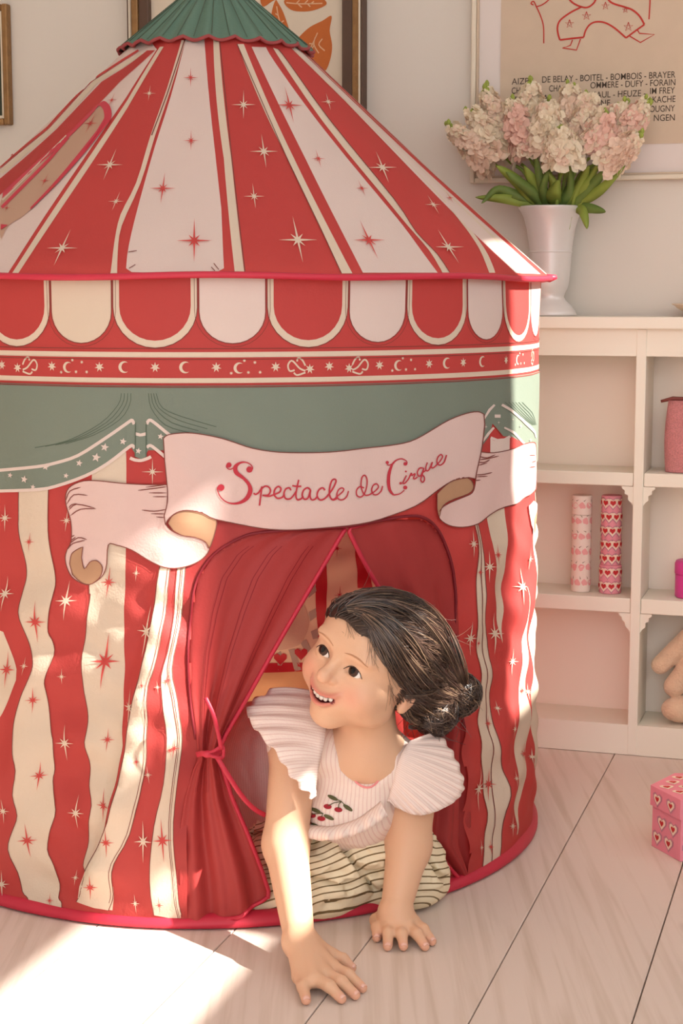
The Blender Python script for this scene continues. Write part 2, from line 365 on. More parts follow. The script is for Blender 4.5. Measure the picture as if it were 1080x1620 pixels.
def text_mesh(txt):
    cu = bpy.data.curves.new('t', 'FONT'); cu.body = txt; cu.size = 1; cu.offset = .002; o = bpy.data.objects.new('t', cu); COL.objects.link(o)
    dg = bpy.context.evaluated_depsgraph_get(); me = o.evaluated_get(dg).to_mesh()
    V = [tuple(v.co) for v in me.vertices]; F = [tuple(p.vertices) for p in me.polygons]
    o.evaluated_get(dg).to_mesh_clear(); bpy.data.objects.remove(o); bpy.data.curves.remove(cu); return np.array(V), F
tx = Acc()
def poster_text(txt, x0, x1, y, hpx=10):              # baseline-left and right end in photo px
    V, F = text_mesh(txt); a, zb_ = wp(x0, y+hpx/2); b, zb2 = wp(x1, y+hpx/2-(x1-x0)*.058); zt = wp(x0, y-hpx/2)[1]
    mn, mx_ = V[:, 0].min(), V[:, 0].max(); k = (b-a)/(mx_-mn); kz = (zt-zb_)/.70
    tx.add([rc(a+(v[0]-mn)*k, tq, zb_+v[1]*kz) for v in V], F)
for q in (("AIZP", 811, 838, 130), ("DE BELAY - BOITEL - BOMBOIS - BRAYER", 859, 1069, 127), ("CHAR", 811, 838, 144.5), ("CHA", 870, 890, 141), ("OMMERE - DUFY - FORAIN", 935, 1069, 136),
          ("FRI", 811, 824, 159), ("GAS", 853, 873, 156), ("N-PAUL - HEUZE -", 926, 1022, 151.5), ("IM FREY", 1029, 1068, 145), ("T.", 811, 818, 173), ("MANE-", 934, 970, 164.5), ("KACHE", 1033, 1069, 158.5),
          ("CON -", 929, 958, 179), ("POUGNY", 1023, 1068, 173.5), ("NGEN", 1035, 1068, 187.5)):
    poster_text(*q)
tx.build('lettering', fr, 'poster_ink')['kind'] = 'stuff'

# ------------------------------------------------------------------ vase and flowers on the bookcase
mat('vase_metal', rgb(226, 220, 216), .36, metal=.25, var=.06, vscale=14, bump=.1, bscale=40)
mat('petal_pink', rgb(252, 220, 198), .7, var=.12, vscale=60, transl=.3)
mat('petal_blush', rgb(248, 204, 186), .7, var=.12, vscale=60, transl=.3)
mat('petal_cream', rgb(252, 232, 206), .7, var=.10, vscale=60, transl=.3)
mat('leaf_green', rgb(158, 176, 78), .5, var=.35, vscale=25, transl=.3)
mat('leaf_dark', rgb(122, 146, 72), .5, var=.3, vscale=25, transl=.25)
mat('bud_green', rgb(150, 160, 70), .6, var=.2, vscale=60)
TV = T_SHELF + .07
vs, vz_ = on_t(869, 497, TV); vpx = (on_t(969, 400, TV)[0]-on_t(869, 400, TV)[0])/100
VB = rc(vs, TV, ZT+.0005); HV = on_t(868, 327, TV)[1]-ZT
prof = [(0, 0), (42, 0), (43, 2), (40, 8), (33, 17), (25, 24), (22, 30), (24, 36), (28, 44), (30, 54), (31.5, 72), (33, 95), (35, 115), (38, 135), (43, 153), (48, 163), (52, 169), (51.5, 171), (48, 168.5), (43, 158), (36, 130), (30, 80), (0, 70)]
zk = HV/171.
V, F = lathe([(max(r, .02)*vpx, z*zk) for r, z in prof], 48)
vase = mesh('vase', V, F, None, 'vase_metal', True); vase.location = tuple(VB)
tag(vase, 'tall flared silver vase full of pink flowers on the bookcase', 'vase')
bands = Acc()
for z, r in ((100, 33.6),):
    V, F = lathe([((r)*vpx, z*zk-.0015), ((r+.8)*vpx, z*zk-.0008), ((r+.8)*vpx, z*zk+.0008), (r*vpx, z*zk+.0015)], 48); bands.add(V, F[:-2])
o = mesh('ring', bands.v, bands.f, vase, 'vase_metal', True)
MOUTH = VB + np.array([0, 0, HV])
def rnd_unit():
    v = np.random.normal(size=3); return v/np.linalg.norm(v)
def floret(c, n, size, V, F, MI, mi):
    a = rnd_unit(); u = np.cross(n, a); u /= np.linalg.norm(u)+1e-9; w = np.cross(n, u)
    for ringk, (k, rr, up) in enumerate(((5, 1.0, .25), (4, .7, .6))):
        for i in range(k):
            t = 2*math.pi*(i+.5*ringk)/k+random.uniform(-.3, .3); d = math.cos(t)*u+math.sin(t)*w; e = -math.sin(t)*u+math.cos(t)*w
            R = size*rr*random.uniform(.8, 1.15); o = len(V)
            p0 = c; p1 = c+d*R*.55+n*R*up*.6; p2 = c+d*R+n*R*up*random.uniform(.5, 1.3)
            V += [p0, p1-e*R*.42, p2-e*R*.38+n*R*.12*random.uniform(-1, 1), p2+d*R*.1, p2+e*R*.38+n*R*.12*random.uniform(-1, 1), p1+e*R*.42]
            F += [(o, o+1, o+5), (o+1, o+2, o+3), (o+1, o+3, o+5), (o+3, o+4, o+5)]; MI += [mi]*4
flower_list = [  # photo px: spike bottom, spike tip, dt (depth), size px, label, shade
 ((785,262),(712,202),.03,25,'leftmost pink stock flower leaning far out of the vase with green tip',0),
 ((800,250),(742,172),.05,27,'pink stock flower with green buds just inside the leftmost one',2),
 ((806,242),(768,142),.08,27,'tallest stock flower on the left with a green budded tip',0),
 ((838,250),(806,160),.02,27,'pale stock flower left of centre standing over the leaves',1),
 ((848,225),(838,132),.07,28,'tall cream stock flower in front of the poster lettering',2),
 ((868,238),(868,162),-.01,30,'full cream stock flower at the middle front of the bouquet',2),
 ((892,262),(886,205),-.05,30,'short round stock flower hanging low at the centre front',2),
 ((900,220),(902,138),.07,28,'cream stock flower behind the centre with greenish buds',0),
 ((915,235),(932,150),.04,28,'stock flower right of centre leaning slightly to the right',0),
 ((938,242),(962,178),.0,29,'blush pink stock flower with large blossoms right of centre',1),
 ((950,250),(985,165),.05,29,'deeper pink stock flower below the rightmost spikes',1),
 ((962,252),(1024,158),.03,26,'rightmost pink stock flower with blossoms reaching past the others',1),
 ((955,262),(1008,215),-.03,25,'low pale stock flower leaning right under the rightmost spike',0),
]
for bpx, tpx, dt, size, label, shade in flower_list:
    dt = dt*.45-.035
    def P(p, d): s, z = on_t(p[0], p[1], TV+d); return rc(s, TV+d, z)
    b, tp_ = P(bpx, dt), P(tpx, dt*1.3); ax = tp_-b; Ls = np.linalg.norm(ax); ax /= Ls
    foot = MOUTH + np.array([(b-MOUTH)[0]*.25, (b-MOUTH)[1]*.25, -.085])
    root = empty('stock_flower', foot, label, 'flower', 'stock flowers in the silver vase')
    path = cr([foot, MOUTH*.35+(b)*.65+np.array([(MOUTH-b)[0]*.15, 0, -.01]), b, b+ax*Ls*.95], 6)
    acc = Acc(); acc.add(*tube(path, np.linspace(.0040, .0022, len(path)), 6)); acc.build('stem', root, 'leaf_green', True)
    V, F, MI = [], [], []; n = int(44+Ls*420); R0 = size*vpx*1.12
    for k in range(n):
        q = (k+.5)/n; rad = R0*(1-.55*q**1.6)
        a = k*2.39996; e = np.cross(ax, [0.3, .9, .2]); e /= np.linalg.norm(e); g = np.cross(ax, e)
        nn = math.cos(a)*e+math.sin(a)*g+ax*.35; nn /= np.linalg.norm(nn)
        floret(b+ax*Ls*q*.93+nn*rad*.66+rnd_unit()*.004, nn, rad*.55*random.uniform(.8, 1.2), V, F, MI, random.choice([shade, shade, 0, 2]) if q < .9 else 2)
    me = bpy.data.meshes.new('blossoms'); me.from_pydata([tuple(p) for p in V], [], F)
    for x in ('petal_pink', 'petal_blush', 'petal_cream'): me.materials.append(MATS[x])
    me.polygons.foreach_set('material_index', MI)
    o = bpy.data.objects.new('blossoms', me); COL.objects.link(o); wparent(o, root)
    bud = Acc()
    for k in range(9):
        c = tp_+ax*random.uniform(-.012, .006)+rnd_unit()*.007; r = random.uniform(.0028, .0048)
        V, F = lathe([(.0003, -r*1.5), (r*.8, -r*.6), (r, .2*r), (r*.6, r), (.0003, r*1.5)], 7); bud.add([np.array(v)+c for v in V], F)
    bud.build('buds', root, 'bud_green', True)
    root_leafs = 1
# big leaves at the vase mouth; each hangs on one of the stems
roots = [o for o in COL.objects if o.name.startswith('stock_flower')]
leaf_px = [((850,325),(800,315),(752,312),9,0),((848,322),(790,300),(762,322),8,1),((855,325),(815,285),(786,262),11,0),((860,325),(830,295),(800,272),10,1),((862,325),(846,290),(828,262),10,0),
           ((868,326),(856,290),(842,225),8,1),((872,326),(880,300),(858,262),9,0),((878,326),(876,305),(884,285),13,0),((885,326),(900,300),(902,262),9,1),((892,326),(918,290),(932,262),9,0),
           ((900,326),(935,295),(965,262),10,1),((905,326),(950,300),(988,262),9,0),((908,328),(922,335),(928,362),9,0),((910,328),(935,330),(958,335),9,1),((900,324),(930,285),(945,262),9,0),((865,324),(858,300),(868,270),8,1)]
for i, (a, m_, e, w, k) in enumerate(leaf_px):
    d0 = -.035-.004*(i % 4)
    def P(p, d): s, z = on_t(p[0], p[1], TV+d); return rc(s, TV+d, z)
    path = cr([P(a, -.02), P(m_, d0), P(e, d0-.015)], 7); n = len(path); V = []
    for j, p in enumerate(path):
        q = j/(n-1); ww = w*vpx*.85*math.sin(math.pi*min(1, .12+.88*q**.8))**.8+.0004
        tan = np.array(path[min(j+1, n-1)])-np.array(path[max(j-1, 0)]); sd = np.cross(tan, E2); sd /= np.linalg.norm(sd)+1e-9
        V += [p-sd*ww+E2*.004*math.sin(q*9+i), p-E2*.003, p+sd*ww+E2*.004*math.cos(q*8+i)]
    F = []
    for j in range(n-1): F += [(3*j, 3*j+1, 3*j+4, 3*j+3), (3*j+1, 3*j+2, 3*j+5, 3*j+4)]
    o = mesh('leaf', V, F, None, 'leaf_green' if k == 0 else 'leaf_dark', True); wparent(o, roots[(i*5) % len(roots)]); solidify(o, .0006)

# ------------------------------------------------------------------ things on the shelves
mat('can_cream', rgb(244, 224, 212), .5); mat('can_pink', rgb(232, 150, 162), .5, var=.1, vscale=30)
mat('print_red', rgb(196, 44, 48), .6); mat('print_blush', rgb(238, 168, 166), .6); mat('print_cream', rgb(246, 222, 200), .6); mat('print_mauve', rgb(196, 132, 148), .6); mat('print_leaf', rgb(150, 130, 110), .6)
mat('glitter', rgb(214, 140, 140), .35, metal=.3, var=.5, vscale=500, bump=.9, bscale=420)
mat('zip_brown', rgb(130, 66, 58), .6); mat('magenta', rgb(214, 70, 150), .4, var=.08); mat('plush', rgb(232, 196, 164), .95, var=.1, vscale=40, bump=.9, bscale=260, sheen=.3)
def heart(n=14):
    out = []
    for i in range(n):
        t = 2*math.pi*i/n; out.append((.062*16*math.sin(t)**3/1., .062*(13*math.cos(t)-5*math.cos(2*t)-2*math.cos(3*t)-math.cos(4*t))))
    return out
HEART = heart()
def cyl_decal(acc, R, th, z, shape, size, tall=1., rot=0.):
    tri = tessellate_polygon([[Vector((x, y, 0)) for x, y in shape]]); ca, sa = math.cos(rot), math.sin(rot)
    V = []
    for x, y in shape:
        x, y = (x*ca-y*sa)*size, (x*sa+y*ca)*size*tall
        a = th+x/R; V.append(np.array([R*math.sin(a), -R*math.cos(a), z+y]))
    acc.add(V, tri)
def canister(px0, px1, ytop, ybot, steps, mname, label, dt):
    t = T_SHELF+dt; s0, _ = on_t(px0, ybot, t); s1, zb_ = on_t(px1, ybot, t); zt = on_t(px0, ytop, t)[1]; R = (s1-s0)/2
    base = rc((s0+s1)/2, t, zs2a+.0005); Hh = zt-zs2a
    root = empty('gift_canister', base, label, 'canister', 'printed canisters on the shelf'); root.rotation_euler = (0, 0, -RA)
    for nm, a, b, k in steps:
        V, F = lathe([(R*k*.96, a*Hh), (R*k, a*Hh+.0015), (R*k, b*Hh-.0015), (R*k*.96, b*Hh)], 40); mesh(nm, V, F, root, mname, False)
    return root, R, Hh
root, R, Hh = canister(903, 933, 783, 932, (('body', 0, .80, 1.0), ('lid', .803, 1., 1.03)), 'can_cream', 'cream cylindrical gift canister printed with pink fruit sprigs', .05)
a1, a2 = Acc(), Acc(); blob = [(math.cos(t)*(1+.25*math.cos(3*t)), math.sin(t)*(1+.2*math.sin(2*t))) for t in np.linspace(0, 2*math.pi, 12, endpoint=False)]
for j in range(6):
    for k in range(5):
        th = -1.7+k*.75+(j % 2)*.38; z = Hh*(.10+.16*j)
        cyl_decal(a1, R*1.045, th, z, blob, .0058, 1, random.random()*3)
        cyl_decal(a2, R*1.047, th+.28, z+.010, [(-1, -.3), (1, 0), (-1, .3)], .0032, 1, random.random()*3)
mesh('fruit_print', a1.v, a1.f, root, 'print_blush')['kind'] = 'stuff'; mesh('sprig_print', a2.v, a2.f, root, 'print_leaf')['kind'] = 'stuff'
root, R, Hh = canister(947, 982, 783, 936, (('body', 0, .29, 1.0), ('sleeve', .291, .80, .90), ('lid', .803, 1., .92)), 'can_pink', 'pink cylindrical gift canister printed with red hearts', .05)
a1, a2, a3 = Acc(), Acc(), Acc()
for j in range(7):
    z = Hh*(.08+.142*j); rr = R*(1.015 if j < 2 else .94)
    for k in range(6):
        th = -1.9+k*.72+(j % 2)*.36
        cyl_decal(a3, rr, th, z, HEART, .0125, 1.05); cyl_decal(a2, rr+.0004, th, z, HEART, .0098, 1.05); cyl_decal(a1, rr+.0008, th, z, HEART, .0055, 1.05)
mesh('heart_outline', a3.v, a3.f, root, 'print_mauve')['kind'] = 'stuff'; mesh('heart_border', a2.v, a2.f, root, 'print_cream')['kind'] = 'stuff'; mesh('heart_print', a1.v, a1.f, root, 'print_red')['kind'] = 'stuff'
# glitter pouch on the upper shelf
t = T_SHELF+.045; s0, _ = on_t(1050, 745, t); zt = on_t(1055, 634, t)[1]
bag = empty('glitter_pouch', rc(s0+.04, t, zs1a), 'sparkly pink glitter pouch with brown zip on upper shelf', 'bag')
nu, nv = 25, 12; V = []
for i in range(nu):
    for j in range(nv):
        a = 2*math.pi*i/(nu-1); q = j/(nv-1); sq = 3.2
        cx, cy = math.copysign(abs(math.cos(a))**(2/sq), math.cos(a)), math.copysign(abs(math.sin(a))**(2/sq), math.sin(a))
        k = .95+.09*math.sin(math.pi*q)-.05*q
        V.append(rc(s0+.045+.045*cx*k, t+.0275*cy*k*(1-.35*q), zs1a+.001+(zt-zs1a)*q))
o = mesh('pouch_body', V, grid_faces(nu, nv)+[tuple(i*nv for i in range(nu-1)), tuple(i*nv+nv-1 for i in range(nu-1))], None, 'glitter', True); wparent(o, bag)
acc = Acc(); acc.add(*tube([rc(s0-.008, t-.004, zt-.001), rc(s0+.012, t-.004, zt+.0045), rc(s0+.05, t, zt+.003), rc(s0+.085, t, zt+.002)], [.0025, .0035, .0035, .003], 8)); acc.build('zip', bag, 'zip_brown', True)
# magenta box on the middle shelf
t = T_SHELF+.05; s0, _ = on_t(1066, 940, t); zt = on_t(1066, 886, t)[1]; hh = zt-zs2a
mb = empty('magenta_tin', rc(s0+.03, t, zs2a), 'small magenta lidded tin on the middle shelf', 'box')
V, F = lathe([(.029, 0), (.031, .002), (.031, hh*.62), (.029, hh*.64)], 32); mesh('body', V, F, mb, 'magenta', True); mb.location = tuple(rc(s0+.032, t, zs2a+.0005))
V, F = lathe([(.0318, hh*.645), (.0322, hh*.66), (.0322, hh*.93), (.030, hh)], 32); mesh('lid', V, F, mb, 'magenta', True)
# heart box on the floor: hexagonal with lid
mat('box_pink', rgb(234, 142, 158), .55, var=.06, vscale=30)
bl = fl(1043, 1352); R = .075; hc = bl+np.array([R*.93, .028, 0])
hb = empty('heart_box', hc, 'pink hexagonal gift box printed with red hearts on the floor', 'box')
zt = .087; hx = lambda k, r: np.array([r*math.cos(math.radians(60*k+172)), r*math.sin(math.radians(60*k+172)), 0])
def hexprism(r, z0, z1):
    V = [hx(k, r)+[0, 0, z0] for k in range(6)]+[hx(k, r)+[0, 0, z1] for k in range(6)]
    return V, [tuple(range(5, -1, -1)), tuple(range(6, 12))]+[(k, (k+1) % 6, 6+(k+1) % 6, 6+k) for k in range(6)]
V, F = hexprism(R, .0005, .066); mesh('box_body', V, F, hb, 'box_pink')
V, F = hexprism(R*1.05, .064, .094); mesh('box_lid', V, F, hb, 'box_pink')
acs = {'print_mauve': Acc(), 'print_cream': Acc(), 'print_red': Acc()}
def face_hearts(r, k, z, cols, size):
    a, b = hx(k, r), hx(k+1, r); e = (b-a)/np.linalg.norm(b-a); n = np.cross(e, [0, 0, 1]); n = n if n@a > 0 else -n
    for c in cols:
        for i, (m_, kk) in enumerate((('print_mauve', 1.55), ('print_cream', 1.15), ('print_red', .62))):
            p0 = a+(b-a)*c
            acs[m_].add([p0+e*x*size*kk+np.array([0, 0, z+y*size*kk])+n*(.0005+.0003*i) for x, y in HEART], tessellate_polygon([[Vector((x, y, 0)) for x, y in HEART]]))
for k in range(6):
    for z, cols in ((.018, (.2, .6, .95)), (.043, (.35, .75))): face_hearts(R, k, z, [c for c in cols if c < .9], .0088)
    face_hearts(R*1.05, k, .078, (.25, .7), .0082)
for gx in range(-4, 5):
    for gy in range(-4, 5):
        p = np.array([gx*.028+(gy % 2)*.014, gy*.024, 0])
        if np.linalg.norm(p) < R*.86:
            for i, (m_, kk) in enumerate((('print_cream', 1.15), ('print_red', .62))):
                acs[m_].add([p+np.array([x*.0095*kk, y*.0095*kk, .0945+.0003*i]) for x, y in HEART], tessellate_polygon([[Vector((x, y, 0)) for x, y in HEART]]))
for m_, nm in (('print_mauve', 'heart_outline'), ('print_cream', 'heart_border'), ('print_red', 'heart_print')): mesh(nm, acs[m_].v, acs[m_].f, hb, m_)['kind'] = 'stuff'
# little object on the bookcase top at the far right
t = T_SHELF+.065; s0, zc = on_t(1064, 484, t)
mat('bowl_glaze', rgb(226, 206, 178), .4)
V, F = lathe([(.025, 0), (.03, .002), (.052, .014), (.060, .021), (.058, .022), (.048, .015), (.001, .006)], 40)
bw = mesh('bowl', V, F, None, 'bowl_glaze', True); bw.location = tuple(rc(s0+.060, t, ZT+.0005)); tag(bw, 'shallow cream dish on the bookcase at the right edge', 'bowl')
V, F = lathe([(.0605, .0195), (.0615, .0205), (.0615, .0225), (.0605, .0225)], 40); mesh('rim', V, F[:-2], bw, 'frame_light', True)
# ------------------------------------------------------------------ the play tent
TC = np.array([-.188, 2.54]); RW = .49; ZE = .843; RE = .503; ZA = 1.305
tent = empty('play_tent', (TC[0], TC[1], 0), 'red and cream striped circus play tent with green cap', 'tent')
def sstep(a, b, x): t = np.clip((x-a)/(b-a), 0, 1); return t*t*(3-2*t)
def wall_uv(x, y, r=RW):                              # photo px -> (angle, z) on the tent wall
    d = ray(x, y); o = EYE; a = d[0]**2+d[1]**2; b = d[0]*(o[0]-TC[0])+d[1]*(o[1]-TC[1]); c = (o[0]-TC[0])**2+(o[1]-TC[1])**2-r*r
    D = max(b*b-a*c, 0); p = o+d*((-b-math.sqrt(D))/a)
    return math.atan2(p[0]-TC[0], -(p[1]-TC[1])), float(p[2])
KR = RE/(ZA-ZE)
def roof_uv(x, y):
    d = ray(x, y); q = EYE-np.array([TC[0], TC[1], ZA]); k2 = KR*KR
    a = d[0]**2+d[1]**2-k2*d[2]**2; b = q[0]*d[0]+q[1]*d[1]-k2*q[2]*d[2]; c = q[0]**2+q[1]**2-k2*q[2]**2
    D = max(b*b-a*c, 0); t = (-b-math.sqrt(D))/a if a > 0 else (-b+math.sqrt(D))/a
    p = EYE+d*t; return math.atan2(p[0]-TC[0], -(p[1]-TC[1])), float(p[2])
# soft creases of the cloth
_rl = np.array([wall_uv(*p) for p in ((262,890),(250,980),(232,1060),(212,1150),(196,1240),(172,1320),(140,1400),(128,1440))])
_rl = _rl[np.argsort(_rl[:, 1])]
_r2 = np.array([wall_uv(*p) for p in ((276,1000),(270,1100),(262,1230),(246,1320),(240,1430))]); _r2 = _r2[np.argsort(_r2[:, 1])]
_r3 = np.array([wall_uv(*p) for p in ((50,960),(55,1055),(24,1150),(28,1290),(20,1350))]); _r3 = _r3[np.argsort(_r3[:, 1])]
_r4 = np.array([wall_uv(*p) for p in ((800,820),(806,950),(800,1030),(790,1150),(800,1300))]); _r4 = _r4[np.argsort(_r4[:, 1])]
def wall_off(th, z):
    low = sstep(.80, .30, z); bot = sstep(.0, .05, z)
    w = .0035*np.sin(9*th+1.3+5*z)*low+.0020*np.sin(19*th-8*z+.5)*low+.0014*np.sin(26*z+3.1*th)*low+.0012*np.sin(43*z-7*th)*low
    dn = sstep(.60, .42, z)*bot
    w += (.0030*np.sin(74*z+11*th+1.5*np.sin(9*th))*(.55+.45*np.sin(17*th+3*z))+.0024*np.sin(52*z-23*th+2*np.sin(6*th+8*z))+.0016*np.sin(120*z+31*th)*(.5+.5*np.sin(11*th-9*z)))*dn
    w += .0022*np.sin(6*th+2.0)*sstep(.84, .78, z)+.0012*np.sin(30*th+14*z)*sstep(.82, .6, z)
    for rl, amp, wl, wr, z0, z1 in ((_rl, .016, .012, .034, .03, .50), (_r2, .007, .012, .016, .02, .40), (_r3, .007, .018, .03, .05, .42), (_r4, .008, .016, .035, .04, .56)):
        t0 = np.interp(z, rl[:, 1], rl[:, 0]); du = (th-t0)*RW; g = np.where(du < 0, np.exp(-(du/wl)**2), np.exp(-(du/wr)**2))
        w = w+amp*g*sstep(z0-.03, z0+.06, z)*sstep(z1+.03, z1-.12, z)
    return w*bot
def wall_pt(th, z, off=0.):
    th = np.asarray(th, float); z = np.asarray(z, float); r = RW+wall_off(th, z)+off
    return np.stack([TC[0]+r*np.sin(th), TC[1]-r*np.cos(th), z], -1)
def roof_pt(th, z, off=0.):
    th = np.asarray(th, float); z = np.asarray(z, float); q = (ZA-z)/(ZA-ZE)
    r = RE*q-.010*np.sin(np.pi*np.clip(q, 0, 1))*(.6+.4*np.cos(9*th+.6))+.0015*np.sin(23*th+20*z)*q+.0025*sstep(.85, 1, q)*np.sin(14*th)
    return np.stack([TC[0]+(r+off*.7)*np.sin(th), TC[1]-(r+off*.7)*np.cos(th), z+off*.7], -1)
class Print:                                          # flat print that follows the cloth
    def __init__(s, fn, uv, ru, rv, step): s.fn, s.uv, s.ru, s.rv, s.step, s.d, s.hold = fn, uv, ru, rv, step, {}, False
    def _acc(s, key):                                 # a new piece each time unless held together
        L_ = s.d.setdefault(key, [])
        if not s.hold or not L_: L_.append(([], [], []))
        return L_[-1]
    def piece(s, key): s.hold = False; s._acc(key); s.hold = True
    def uvpoly(s, key, pts, lay):
        P = [(u*s.ru, v*s.rv) for u, v in pts]
        bm = bmesh.new(); vs = [bm.verts.new((x, y, 0)) for x, y in P]
        for t in tessellate_polygon([[Vector((x, y, 0)) for x, y in P]]):
            try: bm.faces.new([vs[i] for i in t])
            except ValueError: pass
        X = [p[0] for p in P]; Y = [p[1] for p in P]
        for ax, lo, hi in ((0, min(X), max(X)), (1, min(Y), max(Y))):
            k = math.ceil(lo/s.step); no = (1, 0, 0) if ax == 0 else (0, 1, 0)
            while k*s.step < hi:
                co = (k*s.step, 0, 0) if ax == 0 else (0, k*s.step, 0)
                bmesh.ops.bisect_plane(bm, geom=bm.verts[:]+bm.edges[:]+bm.faces[:], plane_co=co, plane_no=no, dist=1e-7); k += 1
        V, F, O = s._acc(key); o = len(V); bm.verts.index_update()
        V += [(v.co.x/s.ru, v.co.y/s.rv) for v in bm.verts]; O += [lay*.0006]*len(bm.verts)
        for f in bm.faces:
            idx = [v.index for v in f.verts]
            if f.normal.z < 0: idx.reverse()
            F.append(tuple(o+i for i in idx))
        bm.free()
    def poly(s, key, px, lay): s.uvpoly(key, [s.uv(*p) for p in px], lay)
    def line(s, key, px, w, lay, res=5.):             # ribbon: w is one width or one per point
        P = np.array(px, float); W = np.full(len(P), w, float) if np.isscalar(w) else np.array(w, float)
        Q, WW = [P[0]], [W[0]]
        for a, b, wa, wb in zip(P, P[1:], W, W[1:]):
            n = max(1, int(np.linalg.norm(b-a)/res))
            for k in range(1, n+1): Q.append(a+(b-a)*k/n); WW.append(wa+(wb-wa)*k/n)
        Q = np.array(Q); T = np.gradient(Q, axis=0); T /= np.linalg.norm(T, axis=1)[:, None]+1e-9; N_ = np.c_[-T[:, 1], T[:, 0]]
        V, F, O = s._acc(key); o = len(V)
        for p, n, ww in zip(Q, N_, WW): V += [s.uv(*(p-n*ww/2)), s.uv(*(p+n*ww/2))]
        O += [lay*.0006]*(2*len(Q)); F += [(o+2*i, o+2*i+1, o+2*i+3, o+2*i+2) for i in range(len(Q)-1)]
    def disc(s, key, c, r, lay, n=12): s.poly(key, [(c[0]+r*math.cos(2*math.pi*k/n), c[1]+r*math.sin(2*math.pi*k/n)) for k in range(n)], lay)
    def star(s, key, x, y, L_, lay, wx=.62, tilt=0., shear=0., up=1., dn=1., skinny=1.):
        pts = []
        for k in range(16):
            a = math.pi*2*k/16-math.pi/2
            if k % 2: r = L_*.115
            else: r = {0: L_*up, 8: L_*dn, 4: L_*wx, 12: L_*wx}.get(k, L_*.36)
            dx, dy = r*math.cos(a)*skinny, r*math.sin(a); dx, dy = dx+shear*dy, dy
            c, n_ = math.cos(tilt), math.sin(tilt); pts.append((x+dx*c-dy*n_, y+dx*n_+dy*c))
        s.poly(key, pts, lay)
    def build(s, key, name, parent, m, joined=False):
        parts = s.d[key]; s.hold = False
        if joined:
            V, F, O = [], [], []
            for v, f, o_ in parts: k = len(V); V += v; O += o_; F += [tuple(k+i for i in q) for q in f]
            parts = [(V, F, O)]
        for V, F, O in parts:
            if not V: continue
            A = np.array(V); P = s.fn(A[:, 0], A[:, 1], np.array(O)); ob = wparent(mesh(name, P, F, None, m, True), parent)
            if joined: ob['kind'] = 'stuff'
        return ob

DOOR_L = [(298,1470),(296,1300),(304,1245),(320,1204),(320,1182),(306,1110),(298,1033),(302,968),(312,915),(339,876),(378,852),(413,842),(487,836),(547,833)]
DOOR_R = [(620,820),(655,817),(680,828),(700,850),(713,885),(721,930),(723,1000),(728,1150),(735,1300),(742,1400)]
door_uv = [wall_uv(*p) for p in DOOR_L+DOOR_R]; door_uv[0] = (door_uv[0][0], -.02); door_uv[-1] = (door_uv[-1][0], -.02)
def inside(poly, u, v):
    res = np.zeros(u.shape, bool); n = len(poly)
    for i in range(n):
        (x1, y1), (x2, y2) = poly[i], poly[(i+1) % n]
        if y1 == y2: continue
        c = ((y1 > v) != (y2 > v)) & (u < (x2-x1)*(v-y1)/(y2-y1)+x1); res ^= c
    return res
nu, nv = 560, 140
TH = np.linspace(-math.pi, math.pi, nu); ZZ = np.linspace(.006, ZE, nv); tt, zz = np.meshgrid(TH, ZZ, indexing='ij')
P = wall_pt(tt, zz).reshape(-1, 3); tc_ = (tt[:-1, :-1]+tt[1:, 1:])/2; zc_ = (zz[:-1, :-1]+zz[1:, 1:])/2
sun_opening = [(math.radians(a), z) for a, z in ((99, .24), (130, .24), (130, .60), (125, .66), (114.5, .685), (104, .66), (99, .60))]   # unseen opening added to let sun brighten the inside
hole = (inside(door_uv, tc_, zc_) | inside(sun_opening, tc_, zc_)).reshape(-1)
F = [f for f, h in zip(grid_faces(nu, nv), hole) if not h]
bm = bmesh.new(); me = bpy.data.meshes.new('wall'); me.from_pydata(P.tolist(), [], F); bm.from_mesh(me)
bmesh.ops.remove_doubles(bm, verts=bm.verts, dist=1e-5); bmesh.ops.delete(bm, geom=[v for v in bm.verts if not v.link_faces], context='VERTS'); bm.to_mesh(me); bm.free()
wall = wparent(link('side_wall', me, None, 'tent_red', True), tent); wall['label'] = 'striped red and cream tent wall'
W = Print(wall_pt, wall_uv, RW, 1.0, .008)
d2r = math.radians
# --- wavy cream stripes, traced at the front
B1 = [(28,770),(28,780),(26,829),(32,863),(36,896),(36,918),(32,937),(30,968),(39,1000),(50,1031),(55,1053),(50,1073),(37,1101),(27,1129),(23,1153),(24,1191),(29,1218),(23,1257),(30,1289),(24,1313),(19,1342),(30,1380),(34,1411),(43,1422),(43,1436)]
B2 = [(79,770),(79,780),(78,839),(82,875),(88,918),(87,937),(81,973),(76,1000),(82,1016),(85,1037),(74,1074),(73,1092),(74,1126),(79,1157),(83,1178),(80,1220),(78,1239),(87,1281),(80,1313),(73,1345),(83,1371),(91,1401),(91,1421),(97,1429),(97,1446)]
B3 = [(148,720),(146,800),(141,927),(143,941),(139,973),(136,1000),(131,1034),(133,1071),(134,1096),(139,1133),(139,1157),(136,1181),(139,1218),(140,1244),(147,1273),(138,1316),(137,1342),(133,1368),(139,1377),(128,1413),(120,1427)]
B4 = [(200,715),(201,765),(200,870),(199,1000),(199,1100),(200,1174),(206,1190)]
B5 = [(258,880),(254,900),(244,978),(229,1054),(214,1122),(207,1165),(193,1235),(179,1293),(157,1341),(140,1374)]
B6 = [(272,880),(271,900),(264,974),(251,1048),(242,1078),(240,1130),(237,1165),(232,1224),(209,1316),(187,1360),(182,1396),(179,1421),(172,1440)]
B7 = [(282,880),(281,900),(273,1004),(260,1063),(262,1104),(266,1165),(262,1235),(246,1304),(239,1391),(244,1447)]
B8 = [(295,880),(294,900),(286,993),(276,1052),(283,1104),(289,1165),(284,1221),(275,1299),(279,1377),(284,1427),(290,1456)]
